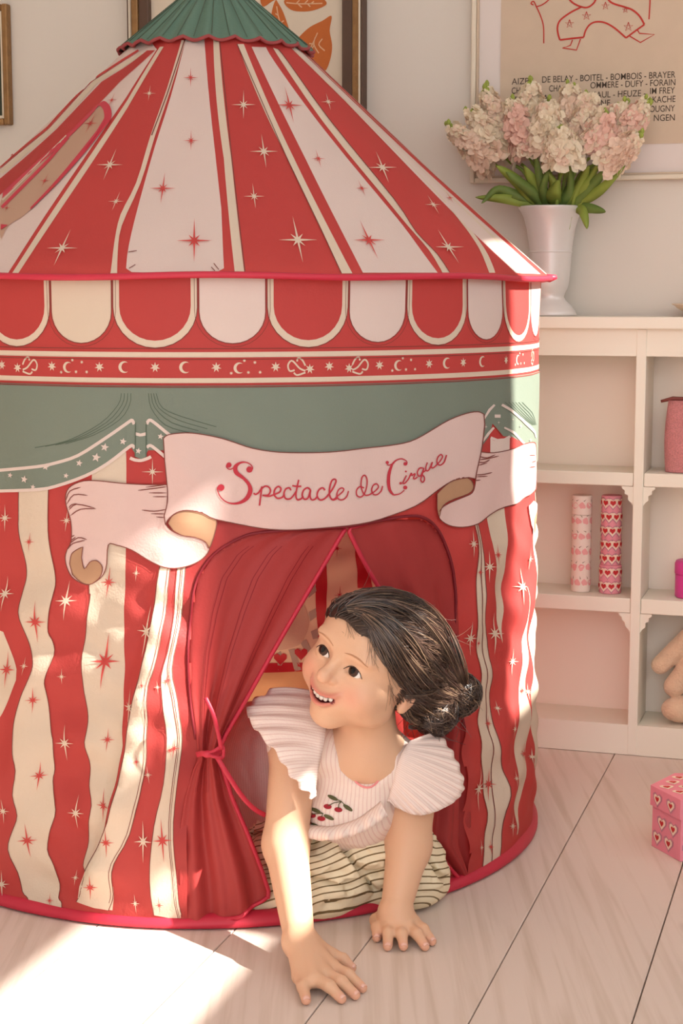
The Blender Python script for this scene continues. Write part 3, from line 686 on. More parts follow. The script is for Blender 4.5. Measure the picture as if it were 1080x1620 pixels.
cs = lambda p: [tuple(q) for q in cr(p, 3)]
W.poly('cream', cs(B1)+cs(B2)[::-1], 1)
W.poly('cream', cs(B3)+[(150,1437),(178,1440),(182,1400),(160,1372)]+cs([(200,1174),(199,1100),(199,1000),(200,870),(201,765),(200,715)]), 1)
W.poly('cream', cs(B5)+[(128,1400),(122,1425),(150,1436),(172,1440)]+cs(B6)[::-1][1:], 2)
W.poly('cream', cs(B7)+cs(B8)[::-1], 1)
W.poly('cream', [(-22,990),(4,1000),(15,1034),(25,1059),(26,1076),(19,1092),(0,1130),(-25,1170)], 1)
W.poly('dark', cs(B8)+[(297,1468),(296,1300),(304,1245),(320,1204),(320,1182),(306,1110),(298,1033),(302,968),(312,915),(339,876),(378,852),(413,842),(440,838),(400,832),(341,822),(331,868),(302,892)], 1)
for B in (B1, B2, B3, B7, B8): W.line('ink', cs(B)[2:], 1.1, 2)
W.line('ink', cs(B5), 1.4, 3); W.line('ink', cs(B6), 1.2, 3)
W.line('ink', [(x-4, y) for x, y in cs(B6)][:-2], .9, 3); W.line('ink', [(x-7, y) for x, y in cs(B8)], 1.0, 2); W.line('ink', [(x-4.5, y) for x, y in cs(B8)], .7, 2)
RAa = [(747,815),(749,830),(754,861),(753,915),(752,985),(756,1022),(760,1059),(761,1080),(759,1122),(760,1195),(768,1244),(773,1286),(767,1330),(763,1365),(762,1375)]
RBb = [(752,815),(754,829),(760,861),(764,915),(765,985),(774,1031),(778,1100),(778,1126),(787,1198),(797,1244),(794,1282),(793,1328),(790,1355),(788,1366)]
W.poly('cream', cs(RAa)+cs(RBb)[::-1], 1); W.line('ink', [((a[0]*.45+b[0]*.55), (a[1]+b[1])/2) for a, b in zip(RAa, RBb)], 1.1, 2)
for B in (RAa, RBb): W.line('ink', cs(B), .9, 2)
W.poly('cream', [(768,800),(768,818),(776,861),(783,944),(791,1017),(795,948),(795,861),(793,802)], 1)
W.poly('cream', cs([(828,928),(826,981),(819,1031),(817,1087),(815,1143),(812,1227),(816,1290),(816,1321)])+cs([(818,1319),(823,1280),(829,1248),(829,1185),(831,1122),(827,1041),(827,981),(829,928)]), 1)
ea = [wall_uv(*p) for p in ((843,780),(842,911),(837,978),(841,1078),(841,1130),(840,1230))]
W.uvpoly('cream', ea+[(d2r(92), ea[-1][1]), (d2r(97), .3), (d2r(96), ea[0][1])], 1)
# --- the rest of the wall, out of the photograph's sight, goes on in the same stripes
k = 0
for c in np.arange(133, 312, 14.2):
    lo = [(d2r(c+2.0*math.sin(z*17+k)), z) for z in np.linspace(.02, .66, 14)]; hi = [(d2r(c+7.2+1.6*math.sin(z*15+k+.7)), z) for z in np.linspace(.66, .02, 14)]
    wrap = lambda q: [((u-2*math.pi) if c >= 180 else u, v) for u, v in q]
    if 172 < c < 180: k += 1; continue
    W.uvpoly('cream', wrap(lo+hi), 1); k += 1
# --- green swag cloth
zg = wall_uv(345, 610)[1]
sw_low = [(-60,772),(0,777),(60,774),(90,769),(138,752),(172,733),(205,709)]
g0 = d2r(-42); 
gp = [(g0, zg)]+[(d2r(t), zg) for t in range(-36, 96, 6)]+[(d2r(95), wall_uv(848, 735)[1])]
gp += [wall_uv(*p) for p in ((846,735),(836,715),(812,706),(790,690),(775,670),(768,700),(758,715),(700,760),(600,790),(450,800),(330,780),(262,712))]
gp += [wall_uv(*p) for p in ((235,712),(232,718),(215,718),(207,706))]+[wall_uv(*p) for p in sw_low[::-1][1:]]
W.uvpoly('green', gp, 3)
def band_print(key, z0, z1, lay, a0=-42, a1=95):
    W.uvpoly(key, [(d2r(t), z0) for t in np.arange(a0, a1+1, 4)]+[(d2r(t), z1) for t in np.arange(a1, a0-1, -4)], lay)
for k in range(8):                                    # swags around the unseen side
    a = 95+k*27.7; pts = [(d2r(t), zg) for t in np.linspace(a, a+27.7, 8)]+[(d2r(t), .60-.06*math.sin(math.pi*(t-a)/27.7)) for t in np.linspace(a+27.7, a, 12)]
    if a > 152.5: pts = [(u-2*math.pi, v) for u, v in pts]
    if a < 180 < a+27.7 : pass
    W.uvpoly('green', pts, 3)
W.line('trim', cs([(-40,748),(0,744),(60,738),(90,732),(126,720),(167,694),(205,667),(210,665),(213,671)]), 5, 4)
W.line('trim', cs([(-40,776),(0,777),(60,774),(90,769),(138,752),(172,733),(205,707),(211,705),(214,709)]), 5, 4)
W.line('trim', cs([(233,671),(236,665),(242,666),(262,682),(275,692)]), 5, 4); W.line('trim', cs([(233,708),(236,705),(242,706),(262,722)]), 5, 4)
W.line('trim', [(215,686),(223,688),(232,686)], 5, 4); W.line('trim', cs([(207,724),(214,727),(224,728),(234,725),(240,722)]), 5, 5)
W.poly('green', [(214,690),(232,690),(233,722),(224,726),(214,722)], 4)
W.line('inkg', [(215,668),(215,722)], 1.2, 5); W.line('inkg', [(232,668),(232,722)], 1.2, 5)
for x, y, r in ((168,707,6),(155,723,6.5),(196,698,5),(128,732,5),(107,752,4),(75,738,5),(40,758,5.5),(15,752,4),(55,770,4),(220,713,4.5),(255,690,4.5)):
    W.poly('trim', [(x+(r*1.15 if k % 2 == 0 else r*.5)*math.sin(math.pi*k/5+.2), y-(r*1.15 if k % 2 == 0 else r*.5)*math.cos(math.pi*k/5+.2)) for k in range(10)], 5)
for off in range(4): W.line('inkg', cs([(208-off*5,622),(206-off*6,640),(190-off*10,664+off*2),(150-off*14,688+off*3),(105-off*16,702+off*2)]), .9, 4)
for off in range(4): W.line('inkg', cs([(236+off*4,622),(240+off*6,645),(262+off*10,672-off*4),(300+off*14,684-off*3)]), .9, 4)
W.poly('inkred', [(208,712),(215,728),(233,728),(243,712),(262,728),(266,760),(235,765),(202,764),(201,735)], 2)
W.star('cream', 242, 746, 22, 3, wx=.8)
# right knot of the swag
W.poly('inkred', [(757,708),(770,690),(800,690),(826,702),(826,715),(757,720)], 4)
for L_ in ([(762,662),(770,648),(777,640)],[(758,700),(768,686),(776,676)],[(787,640),(800,648),(822,664),(842,684),(846,692)],[(790,676),(805,684),(826,702)]): W.line('trim', L_, [2.5,4,3] if len(L_) == 3 else 4, 5)
W.line('trim', [(777,658),(785,658)], 5, 5); W.poly('pinkp', [(771,694),(777,697),(790,697),(798,690),(798,712),(785,717),(771,715)], 5); W.line('trim', [(771,692),(780,696),(790,695),(798,690)], 4, 6)
for x, y, r in ((764,675,5),(803,663,4),(818,674,5),(834,696,4),(782,668,4)): W.star('trim', x, y, r, 6, wx=.6)
for k in range(6): W.line('inkg', [(792+k*6, 636), (812+k*5, 652), (838+k*2, 672)], .8, 4)
# --- valance: scallops, bands, stars and moons
zs_top = ZE-.002; per = 22.5
zsc = wall_uv(368, 543)[1]; zuc = wall_uv(490, 549)[1]
def uarc(c, w, zb_, n=14):
    r = w/2*RW*math.pi/180; a = [(d2r(c-w/2), zs_top)]
    for k in range(n+1):
        t = math.pi*k/n; a.append((d2r(c-w/2*math.cos(t)), zb_+r*.95*(1-math.sin(t))))
    a.append((d2r(c+w/2), zs_top)); return a
def uring(key, c, w, w2, zb_, zb2, lay):
    o, i = uarc(c, w, zb_), uarc(c, w2, zb2); W.piece(key)
    for k in range(len(o)-1): W.uvpoly(key, [o[k], o[k+1], i[k+1], i[k]], lay)
    W.hold = False
def uline(key, c, w, zb_, lay, wd=.0016): uring(key, c, w, w-2*wd/RW*57.3, zb_, zb_+wd, lay)
for k in range(16):
    c = 6.2+per*k; c = c-360 if c > 180 else c; vis = -60 < c < 110
    if abs(c) < 172: W.uvpoly('pinkp' if c > -15 else 'cream', uarc(c, 9.5, zsc), 1)
    if vis: uline('ink', c, 9.8, zsc-.001, 2, .001); uline('ink', c, 11.0, zsc-.005, 2, .0005)
    c2 = c+per/2; c2 = c2-360 if c2 > 180 else c2
    if abs(c2) < 170: uring('cream', c2, 12.3, 10.5, zuc, zuc+.0085, 1)
    if vis and abs(c2) < 170: uline('ink', c2, 12.5, zuc-.001, 2, .0009)
for y0, y1 in ((557,565.5),(598,606)):
    za, z_ = wall_uv(345, y0)[1], wall_uv(345, y1)[1]
    for a, b in ((-178, -42), (-42, 95), (95, 178)): band_print('cream', z_, za, 1, a, b)
zl = wall_uv(345, 568)[1]; band_print('ink', zl-.0008, zl, 2); zl = wall_uv(345, 551)[1]; band_print('ink', zl-.0008, zl, 2)
zl = wall_uv(345, 611)[1]; band_print('ink', zl-.0016, zl, 4)
zm = wall_uv(345, 581)[1]; px1 = .00082
def ustar(u, z, r):
    W.uvpoly('bandmark', [(u+(r if k % 2 == 0 else r*.42)*math.sin(math.pi*k/7)/RW, z+(r if k % 2 == 0 else r*.42)*math.cos(math.pi*k/7)) for k in range(14)], 1)
def umoon(u, z, r, flip=1):
    o = [(u+flip*-r*math.cos(t)/RW, z+r*math.sin(t)) for t in np.linspace(-2.0, 2.0, 13)]
    i = [(u+flip*(-r*.78*math.cos(t)+r*.30)/RW, z+r*.80*math.sin(t)) for t in np.linspace(2.05, -2.05, 13)]
    W.uvpoly('bandmark', o+i, 1)
def uswirl(u, z, r, flip=1):
    for L_ in ([(-1,-.5),(-.3,-.2),(.6,.7),(1.1,.2),(.9,-.5),(.3,-.4)],[(-1,.1),(-.6,.8),(-.1,1),(0,.6)],[(-1,-.7),(0,-1),(.4,-.7)]):
        q = cr([(x*flip, y) for x, y in L_], 4)
        for a, b in zip(q, q[1:]):
            t = (b-a)/(np.linalg.norm(b-a)+1e-9); n = np.array([-t[1], t[0]])*.0011
            W.uvpoly('bandmark', [(u+(p[0]*r+m[0])/RW, z+p[1]*r+m[1]) for p, m in ((a, -n), (b, -n), (b, n), (a, n))], 1)
seq = [(2,'star'),(27,'starb'),(46,'swirl'),(82,'star'),(108,'moons'),(158,'star'),(197,'moon'),(246,'star'),(293,'moon'),(342,'star'),(378,'moons'),(436,'star'),(470,'swirl2'),(490,'starb'),(521,'star'),(553,'starb'),(570,'swirl'),(601,'star'),(631,'moons'),(679,'star'),(706,'moon'),(731,'star'),(761,'moon'),(797,'star'),(817,'moons'),(842,'swirl')]
for x, t in seq:
    yy = 581-16*max(0, (x-345)/510.)**2; u = wall_uv(x, yy)[0]; z = zm
    if t == 'star': ustar(u, z, 8*px1)
    elif t == 'starb': ustar(u, z-.003, 8*px1)
    elif t == 'moon': umoon(u, z, 9*px1)
    elif t == 'swirl': uswirl(u, z, 13*px1)
    elif t == 'swirl2': uswirl(u, z, 13*px1, -1)
    else:
        umoon(u, z-.001, 8.5*px1)
        for dx, dz in ((8,10),(24,7),(-12,-9),(14,-8),(32,-8)): ustar(u+dx*px1/RW, z+dz*px1, 3*px1)
# --- star prints on the stripes
for x, y, L_, k in ((47,857,16,'red'),(108,949,32,'cream'),(59,983,34,'red'),(5,820,22,'cream'),(4,940,28,'cream'),(8,1060,30,'red'),(40,1053,15,'cream'),(101,1069,13,'cream'),(54,1107,22,'red'),(102,1176,30,'cream'),
                    (60,1228,24,'red'),(6,1283,20,'cream'),(122,1285,28,'cream'),(47,1328,28,'red'),(120,1388,13,'cream'),(5,1398,24,'cream'),(78,1425,12,'red'),(148,1400,24,'red2'),
                    (172,921,26,'red'),(168,1045,46,'red'),(173,1168,20,'red'),(169,1270,26,'red'),(236,995,40,'cream'),(212,1112,28,'cream'),(176,1326,24,'red2'),(215,1428,16,'cream'),
                    (229,1328,34,'cream'),(259,1326,36,'red2'),(253,1430,16,'red2'),(221,1200,12,'red2'),(238,1221,14,'cream'),(277,1181,18,'red2'),(232,1077,12,'red2'),(270,1070,16,'red2'),(255,1080,11,'cream'),(107,823,18,'cream'),
                    (218,905,14,'cream'),(271,1183,12,'red2')):
    W.star('starred' if k.startswith('red') else 'starcream', x, y, L_, 4, shear=random.uniform(-.18, .18), wx=.52 if L_ > 20 else .6, skinny=1 if x < 200 else .8)
for x, y, L_, k in ((745,860,22,'cream'),(744,1010,28,'cream'),(768,896,26,'cream'),(781,1002,34,'cream'),(813,927,30,'cream'),(806,1046,22,'cream'),(833,884,18,'cream'),(802,1152,18,'cream'),(758,1248,36,'cream'),(776,1241,28,'red'),
                    (785,1120,12,'cream'),(806,1230,14,'cream'),(806,1306,18,'cream'),(822,1092,16,'red'),(831,1094,14,'cream'),(825,1192,18,'red'),(838,1197,14,'cream'),(758,1340,14,'cream'),(777,1340,14,'red'),(757,905,12,'red'),(758,1018,10,'red'),(774,1145,14,'red'),(781,877,18,'red'),(832,980,10,'cream')):
    W.star('starred' if k == 'red' else 'starcream', x, y, L_, 4, wx=.45, skinny=.8)
# --- the printed ribbon with the title
main = cs([(260,693),(268,687),(295,684),(322,687),(350,693),(369,699),(400,709),(441,715),(490,716),(530,714),(576,709),(613,705),(646,698),(676,683),(707,664),(731,654),(750,651),(760,655)])
main += cs([(761,671),(757,705),(750,740),(747,757)])+cs([(737,755),(722,758),(711,762),(689,776),(653,800),(600,821),(547,831),(487,836),(440,837),(398,833),(341,821),(321,811),(297,806),(280,810),(268,820),(263,829)])
main += cs([(261,815),(266,794),(266,770),(262,729)])
left = cs([(267,766),(234,766),(198,764),(162,760),(136,760),(116,768),(108,780),(108,799),(114,823),(115,855),(109,869),(106,881),(108,896),(116,912),(131,922),(143,924),(155,918),(165,908),(171,891),(174,861),(186,861),(210,869),(234,883),(256,893),(278,897),(302,893),(321,883),(331,869),(325,857),(309,849),(290,846),(272,838),(262,824),(265,800)])
lbrown = cs([(113,891),(116,876),(124,869),(134,864)])+cs([(132,881),(136,899),(145,888),(156,886),(164,896),(161,910),(153,919),(143,924),(130,920),(117,908)])
mbrown = cs([(267,827),(273,816),(283,809),(297,806),(321,810),(342,821),(340,843),(331,867),(325,856),(309,849),(290,846),(275,838)])
right = cs([(752,714),(776,716),(805,709),(833,700),(843,703),(845,724),(842,773),(813,793),(793,801),(768,816),(752,828),(731,834),(711,831),(695,821),(694,811),(703,801),(731,787),(744,779),(748,764),(750,740)])
rbrown = cs([(690,781),(711,762),(731,755),(742,760),(745,771),(738,781),(711,793),(699,803),(693,818),(690,803)])
W.poly('ribbon_l', left, 5); W.poly('brown', lbrown, 6); W.poly('brown', mbrown, 6); W.poly('ribbon_l', right, 5); W.poly('brown', rbrown, 6)
W.poly('ribbon', main, 7)
W.poly('ribbon_l', [(833,800),(838,792),(846,800),(846,815),(838,845),(834,830)], 5); W.poly('brown', [(838,822),(843,808),(845,815),(842,838),(838,844)], 6)
for q, l_ in ((left, 6), (right, 6)): W.line('inkb', q+[q[0]], 1.4, l_)
for q, l_ in ((lbrown, 7), (mbrown, 7), (rbrown, 7)): W.line('inkb', q+[q[0]], 1.2, l_)
W.line('inkb', main+[main[0]], 1.5, 8)
for L_ in ([(108,790),(114,776),(131,770)],[(109,797),(120,782),(142,783)],[(112,806),(124,797),(153,803)],[(114,815),(130,805),(155,804)],[(112,803),(116,798),(124,796)],[(113,859),(126,850),(140,853)],[(110,868),(118,859),(137,854)],[(114,849),(120,846)],[(114,855),(122,849)],
           [(220,775),(245,772),(265,769)],[(232,770),(264,766)],[(237,779),(265,779)],[(243,785),(266,785)],[(226,806),(245,808),(264,805)],[(240,812),(264,812)],[(248,817),(262,818)],
           [(754,722),(766,724),(778,719)],[(754,727),(768,725),(783,721)],[(753,731),(762,731),(770,727)],[(752,736),(766,732)],[(749,751),(762,750),(774,747)],[(749,754),(767,753)],[(748,760),(756,759)],[(833,720),(841,720)],[(833,739),(841,738)],[(836,731),(842,729)]):
    W.line('inkb', cs(L_), [.6]+[1.6]*(len(cs(L_))-2)+[.5], 6)
# lettering: "Spectacle de Cirque"
T1 = lambda p: (330+p[0]*.1852, 700+p[1]*.1852); T2 = lambda p: (520+p[0]*.1852, 700+p[1]*.1852)
def stroke(T, pts, w=2.4, n=5):
    q = [tuple(x) for x in cr([T(p) for p in pts], n)]; ws = w if np.isscalar(w) else np.interp(np.linspace(0, 1, len(q)), np.linspace(0, 1, len(w)), w)
    W.line('letter', q, ws, 9, res=2.)
stroke(T1, [(365,235),(372,212),(350,182),(310,166),(265,172),(228,205),(235,255),(298,305),(342,358),(352,415),(322,475),(270,510),(210,520),(150,505),(100,460),(74,400),(80,375)], [1.6,1.6,1.6,2,3.4,6.5,6.8,4.6,5.4,7.4,6.6,4.6,2.6,1.8,1.6,1.6,1.6])
stroke(T1, [(165,180),(150,200),(165,222),(188,226),(212,212)], 1.6)
for T, c, r in ((T1,(345,228),5.0),(T1,(105,382),5.4),(T1,(172,190),4.2),(T2,(637,180),2.9),(T2,(635,382),3.2),(T2,(492,170),2.6),(T2,(598,346),2.0),(T2,(640,245),1.5)): W.disc('letter', T(c), r, 9)
for L_ in ([(380,430),(398,440),(425,422),(450,380)],[(450,372),(442,440),(430,536)],[(440,402),(475,370),(510,380),(522,412),(500,445),(455,448)],[(455,448),(510,455),(548,442),(598,420),(610,390),(588,372),(560,395),(552,440),(580,472),(618,465),(640,440)],
           [(695,405),(680,384),(650,395),(635,435),(650,475),(690,475),(722,440),(738,415)],[(762,316),(745,390),(736,450),(748,484),(778,478),(800,455)],[(706,365),(745,372),(784,371)],[(862,402),(835,384),(803,405),(790,450),(812,482),(842,465),(862,400),(856,450),(868,484),(895,482),(920,455)],
           [(982,405),(962,384),(930,405),(916,450),(938,486),(975,478),(1010,445)],[(1000,455),(1045,395),(1075,330),(1062,310),(1038,328),(1020,395),(1022,455),(1048,486),(1085,470)]):
    stroke(T1, L_, 2.6)
for L_ in ([(5,480),(30,480),(62,452),(105,415),(112,392),(92,385),(66,405),(54,450),(72,482),(108,482),(138,455),(152,410)],[(288,385),(250,375),(222,405),(224,448),(255,462),(285,440),(312,375),(316,310),(296,278),(272,298),(262,360),(275,420),(300,448),(335,442)],
           [(335,442),(385,412),(414,378),(400,352),(372,362),(354,400),(366,438),(402,442),(436,412),(450,370)],[(645,278),(630,310),(616,345),(632,345),(660,310),(684,258),(688,278),(714,264),(702,300),(712,308),(735,292)],
           [(782,215),(752,218),(734,252),(744,284),(768,272),(790,214),(776,270),(762,315),(778,336),(794,320),(792,290),(770,265),(800,240),(812,232)],[(822,168),(808,210),(812,238),(836,230),(868,165),(856,205),(872,215),(900,196)],
           [(900,196),(940,152),(957,118),(940,102),(914,130),(910,175),(938,192),(972,165),(990,105)]):
    stroke(T2, L_, 2.1)
stroke(T2, [(648,186),(648,160),(610,138),(565,150),(532,185)], [1.5,1.5,1.8,2.2,3]); stroke(T2, [(532,185),(508,255),(500,335),(510,405),(540,446)], [3,4.8,5.2,4.6,2.4]); stroke(T2, [(540,446),(590,436),(628,405)], [2.2,1.7,1.5]); stroke(T2, [(490,186),(508,192),(532,180)], 1.5)
W.build('cream', 'stripe_print', tent, 'tent_cream'); W.build('dark', 'door_side_print', tent, 'curtain_red'); W.build('pinkp', 'scallop_print', tent, 'tent_pink'); W.build('green', 'swag_print', tent, 'tent_green')
W.build('trim', 'swag_trim_print', tent, 'tent_pink', True); W.build('inkred', 'swag_gap_print', tent, 'tent_red'); W.build('starred', 'red_star_print', tent, 'tent_red'); W.build('starcream', 'pale_star_print', tent, 'tent_cream')
rb = W.build('ribbon', 'ribbon_print', tent, 'ribbon_pink'); rb['label'] = 'pale pink ribbon banner with the title'
W.build('letter', 'title_lettering', rb, 'letter_red', True); W.build('bandmark', 'band_motif_print', tent, 'tent_cream', True)
W.build('ribbon_l', 'ribbon_tail_print', tent, 'ribbon_pink'); W.build('brown', 'ribbon_curl_print', tent, 'scroll_brown')
for k, nm in (('ink', 'outline_print'), ('inkb', 'ribbon_outline_print'), ('inkg', 'swag_line_print')): W.build(k, nm, tent, {'ink': 'ink_brown', 'inkb': 'ink_brown', 'inkg': 'ink_green'}[k], True)
# --- roof
nu, nv = 361, 60
tt, zz = np.meshgrid(np.linspace(-math.pi, math.pi, nu), np.linspace(ZE, ZA-.004, nv), indexing='ij')
o = mesh('roof', roof_pt(tt, zz).reshape(-1, 3), grid_faces(nu, nv), None, 'tent_red', True); wparent(o, tent)
Rf = Print(roof_pt, roof_uv, .35, 1.2, .012)
zr = 1.205
def gore(key, a, b, lay, wa=1., z0=ZE+.006): Rf.uvpoly(key, [(d2r(a), z0), (d2r(b), z0), (d2r(b), zr), (d2r(a), zr)], lay)
Rf.poly('pink', cs([(293,60),(268,150),(243,230),(219,320),(203,390),(199,425)])+[(208,431),(280,433),(345,430),(354,425)]+cs([(350,330),(340,240),(330,150),(322,60)]), 1)
Rf.poly('trim', cs([(286,64),(262,140),(236,215),(214,290),(190,340),(181,380),(175,430),(171,440)])+cs([(185,440),(186,400),(192,358),(221,290),(243,215),(268,140),(292,64)]), 2)
Rf.poly('trim', [(337,60),(354,250),(371,432),(386,432),(366,250),(346,60)], 1); Rf.line('ink', [(347,62),(367,250),(387,432)], 1.4, 2)
Rf.poly('trim', [(376,70),(455,250),(541,433),(557,433),(466,250),(386,70)], 1); Rf.line('ink', [(375,70),(454,250),(540,433)], 1.2, 2)
p2r = cs([(425,74),(440,98),(509,191),(603,310),(640,358),(668,399),(691,432)])
Rf.poly('pink', [(399,74),(485,250),(573,432)]+p2r[::-1], 1)
t1 = cs([(436,75),(451,98),(517,191),(611,310),(648,358),(680,397),(699,432)]); t2 = cs([(444,78),(460,98),(526,188),(627,314),(660,367),(693,403),(711,432)])
Rf.poly('trim', t1+t2[::-1], 1); Rf.line('ink', t2, 1.0, 2)
t1 = cs([(462,77),(574,187),(684,297),(740,366),(774,432)]); t2 = cs([(468,77),(583,193),(701,312),(752,372),(782,432)])
Rf.poly('trim', t1+t2[::-1], 1)
q0 = roof_uv(709, 314)
Rf.uvpoly('pink', [(d2r(58.5), ZE+.005), (d2r(73), ZE+.005), (d2r(73), zr), (d2r(57.5), zr)], 1)
for k in range(1, 14):                                # the gores repeat around the unseen side
    c = 53+20*k
    if c > 285: break
    w = lambda q: q-360 if c > 180 else q
    if k % 2 == 0: gore('pink', w(c-4.5), w(c+9.5), 1)
    else: gore('trim', w(c-7.3), w(c-5.6), 1); gore('trim', w(c+7.2), w(c+8.9), 1)
# left: pale gore with the arched roof window
Rf.poly('trim', [(258,74),(200,171),(26,438),(15,438),(200,158),(251,74)], 1)
Rf.uvpoly('pink', [roof_uv(9, 436), roof_uv(198, 153), roof_uv(246, 78), (d2r(-60), zr), (d2r(-60), ZE+.006)], 1)
gore('pink', -92, -60, 1)
Rf.poly('redg', [(228,80),(156,130),(83,205),(0,280),(-25,302),(-25,326),(0,304),(60,250),(103,209),(146,166),(182,130),(243,80)], 2)
Rf.line('trim', [(217,84),(149,130),(79,203),(0,274)], 5, 2); Rf.line('redg', [(213,80),(142,130),(72,204),(0,266)], 2.4, 3)
win = cs([(0,380),(12,357),(46,333),(134,241),(168,196),(172,180),(166,170),(156,166),(140,178),(104,216),(60,252),(0,308)])
Rf.poly('window', win, 3)
Rf.poly('red', cs([(0,304),(60,250),(103,209),(140,172),(152,163),(160,161),(172,170),(175,188),(164,204),(134,243),(92,290),(46,334)])+cs([(46,330),(90,284),(130,236),(160,196),(162,180),(156,171),(148,169),(138,182),(100,220),(60,258),(0,316)]), 4)
Rf.line('red', [(0,330),(70,255),(100,218)], 5, 4); Rf.line('trimw', [(0,318),(60,256),(98,216)], 4, 4)
Rf.poly('red', [(0,357),(11,358),(0,366)], 5)
Rf.line('red', [(165,190),(150,215),(134,236)], 3, 5)
for x, y, L_, k in ((100,395,30,'w'),(173,263,26,'w'),(183,321,16,'w'),(236,150,13,'w'),(139,197,18,'r'),(174,160,12,'r'),(67,288,12,'r'),(8,331,8,'r'),(82,298,9,'r'),(20,247,9,'r'),(113,152,8,'r'),
                    (300,124,16,'r'),(301,224,17,'r'),(256,300,26,'r'),(307,383,36,'r'),(385,168,24,'w'),(417,242,28,'w'),(402,313,21,'w'),(471,382,38,'w'),(460,168,30,'r'),(506,253,15,'r'),(584,382,32,'r'),(575,300,14,'r'),(522,163,14,'w'),(607,267,26,'w'),(684,326,16,'w'),(711,393,28,'w'),(712,315,9,'r')):
    sh = (x-330)/330.*.55 if abs(x-330) > 60 else 0
    if x < 200: sh = -.42
    Rf.star('starr' if k == 'r' else 'starw', x, y, L_, 5, wx=.80, shear=-sh*-1 if x > 330 else sh, up=1, dn=.95)
for L_ in ([(313,0),(300,40),(288,72),(262,150),(238,215)],): Rf.line('ink', L_, 1.6, 3)
for L_ in ([(203,400),(216,398)],[(204,426),(214,420)],[(346,428),(338,418)],[(340,430),(334,424)]): Rf.line('ink', L_, 1.2, 3)
Rf.build('pink', 'pink_panel_print', tent, 'tent_pink'); Rf.build('trim', 'roof_stripe_print', tent, 'tent_cream'); Rf.build('ink', 'roof_outline_print', tent, 'ink_brown', True)
Rf.build('starr', 'roof_red_star_print', tent, 'tent_red'); Rf.build('starw', 'roof_pale_star_print', tent, 'tent_cream')
mat('mesh_window', rgb(206, 168, 144), .8, transl=.3)
o = Rf.build('window', 'roof_window', tent, 'mesh_window'); o['label'] = 'arched mesh window in the roof'
Rf.build('redg', 'roof_panel_print', tent, 'tent_red'); Rf.build('red', 'roof_window_binding', tent, 'binding_red', True); Rf.build('trimw', 'window_stripe_print', tent, 'tent_cream')
# --- green cap with scalloped hem
nu, nv = 289, 20; V = []
def hem(th): return 1.188-.006*abs(math.sin(th*12))+.010*math.cos(th-.05)*0
for i in range(nu):
    th = -math.pi+2*math.pi*i/(nu-1); zh = hem(th)-.004
    for j in range(nv):
        q = j/(nv-1); z = zh+(ZA+.004-zh)*q; r = RE*(ZA-z)/(ZA-ZE)-.006+.009*(1-q)**1.0+.0045*(1-q)*math.cos(24*th+.8)+.0045
        r = max(r, .003); V.append((TC[0]+r*math.sin(th), TC[1]-r*math.cos(th), z))
o = mesh('roof_cap', V, grid_faces(nu, nv), None, 'cap_green', True); wparent(o, tent); o['label'] = 'pleated green cap at the peak'; cap = o
hemv = [np.array(V[i*nv])+np.array([0, 0, -.001]) for i in range(nu)]
a = Acc(); a.add(*tube(hemv, .0026, 6, False)); mat('cap_trim', rgb(150, 66, 66), .8); a.build('cap_trim', o, 'cap_trim', True)
plt = Acc()
for k in range(36):
    th = 2*math.pi*k/36+.03; pts = []
    for j in range(nv):
        q = j/(nv-1); z = hem(th)+(ZA-hem(th))*q; r = RE*(ZA-z)/(ZA-ZE)-.006+.009*(1-q)+.0062*(1-q)+.0032
        pts.append((TC[0]+r*math.sin(th), TC[1]-r*math.cos(th), z))
    plt.add(*tube(pts[:-2], .0007, 4))
plt.build('pleat_seams', cap, 'ink_green')['kind'] = 'stuff'
a = Acc(); V, F = lathe([(.006, ZA-.02), (.007, ZA+.005), (.012, ZA+.012), (.012, ZA+.022), (.005, ZA+.03), (.0005, ZA+.031)], 16, (TC[0], TC[1], 0)); a.add(V, F); a.build('peak_knob', tent, 'binding_red', True)
# --- edges: eave piping, ground binding, door piping, floor, poles
def ring_path(r, z, n=181, a0=-math.pi, a1=math.pi, dz=0.): return [(TC[0]+r*math.sin(t), TC[1]-r*math.cos(t), z+dz*math.sin(9*t+1)) for t in np.linspace(a0, a1, n)]
a = Acc(); a.add(*tube(ring_path(RE+.001, ZE-.001, dz=.0015), .0042, 8, False)); a.build('eave_piping', tent, 'binding_red', True)
a = Acc(); tip = np.array([TC[0]+RE*math.sin(d2r(82)), TC[1]-RE*math.cos(d2r(82)), ZE]); a.add(*tube([tip-[.03, 0, -.003], tip, tip+[.010, 0, .002]], [.004, .006, .003], 8)); a.build('eave_corner', tent, 'binding_red', True)
prof = [(-.016, .0008), (.006, .0008), (.012, .004), (.012, .010), (.006, .016), (-.004, .019), (-.012, .016), (-.016, .010)]
V = []; n = 181
for t in np.linspace(-math.pi, math.pi, n):
    for dr_, z in prof:
        r = RW-.004+dr_; V.append((TC[0]+r*math.sin(t), TC[1]-r*math.cos(t), z*(1+.12*math.sin(7*t))))
m_ = len(prof); F = [(i*m_+j, (i+1)*m_+j, (i+1)*m_+(j+1) % m_, i*m_+(j+1) % m_) for i in range(n-1) for j in range(m_)]
o = mesh('ground_binding', V, F, None, 'binding_red', True); wparent(o, tent)
mat('tent_floor', rgb(222, 192, 160), .8, var=.12, vscale=20)
V, F = lathe([(.005, .001), (RW-.022, .001), (RW-.022, .005), (.005, .005)], 90, (TC[0], TC[1], 0)); o = mesh('ground_sheet', V, F, None, 'tent_floor'); wparent(o, tent)
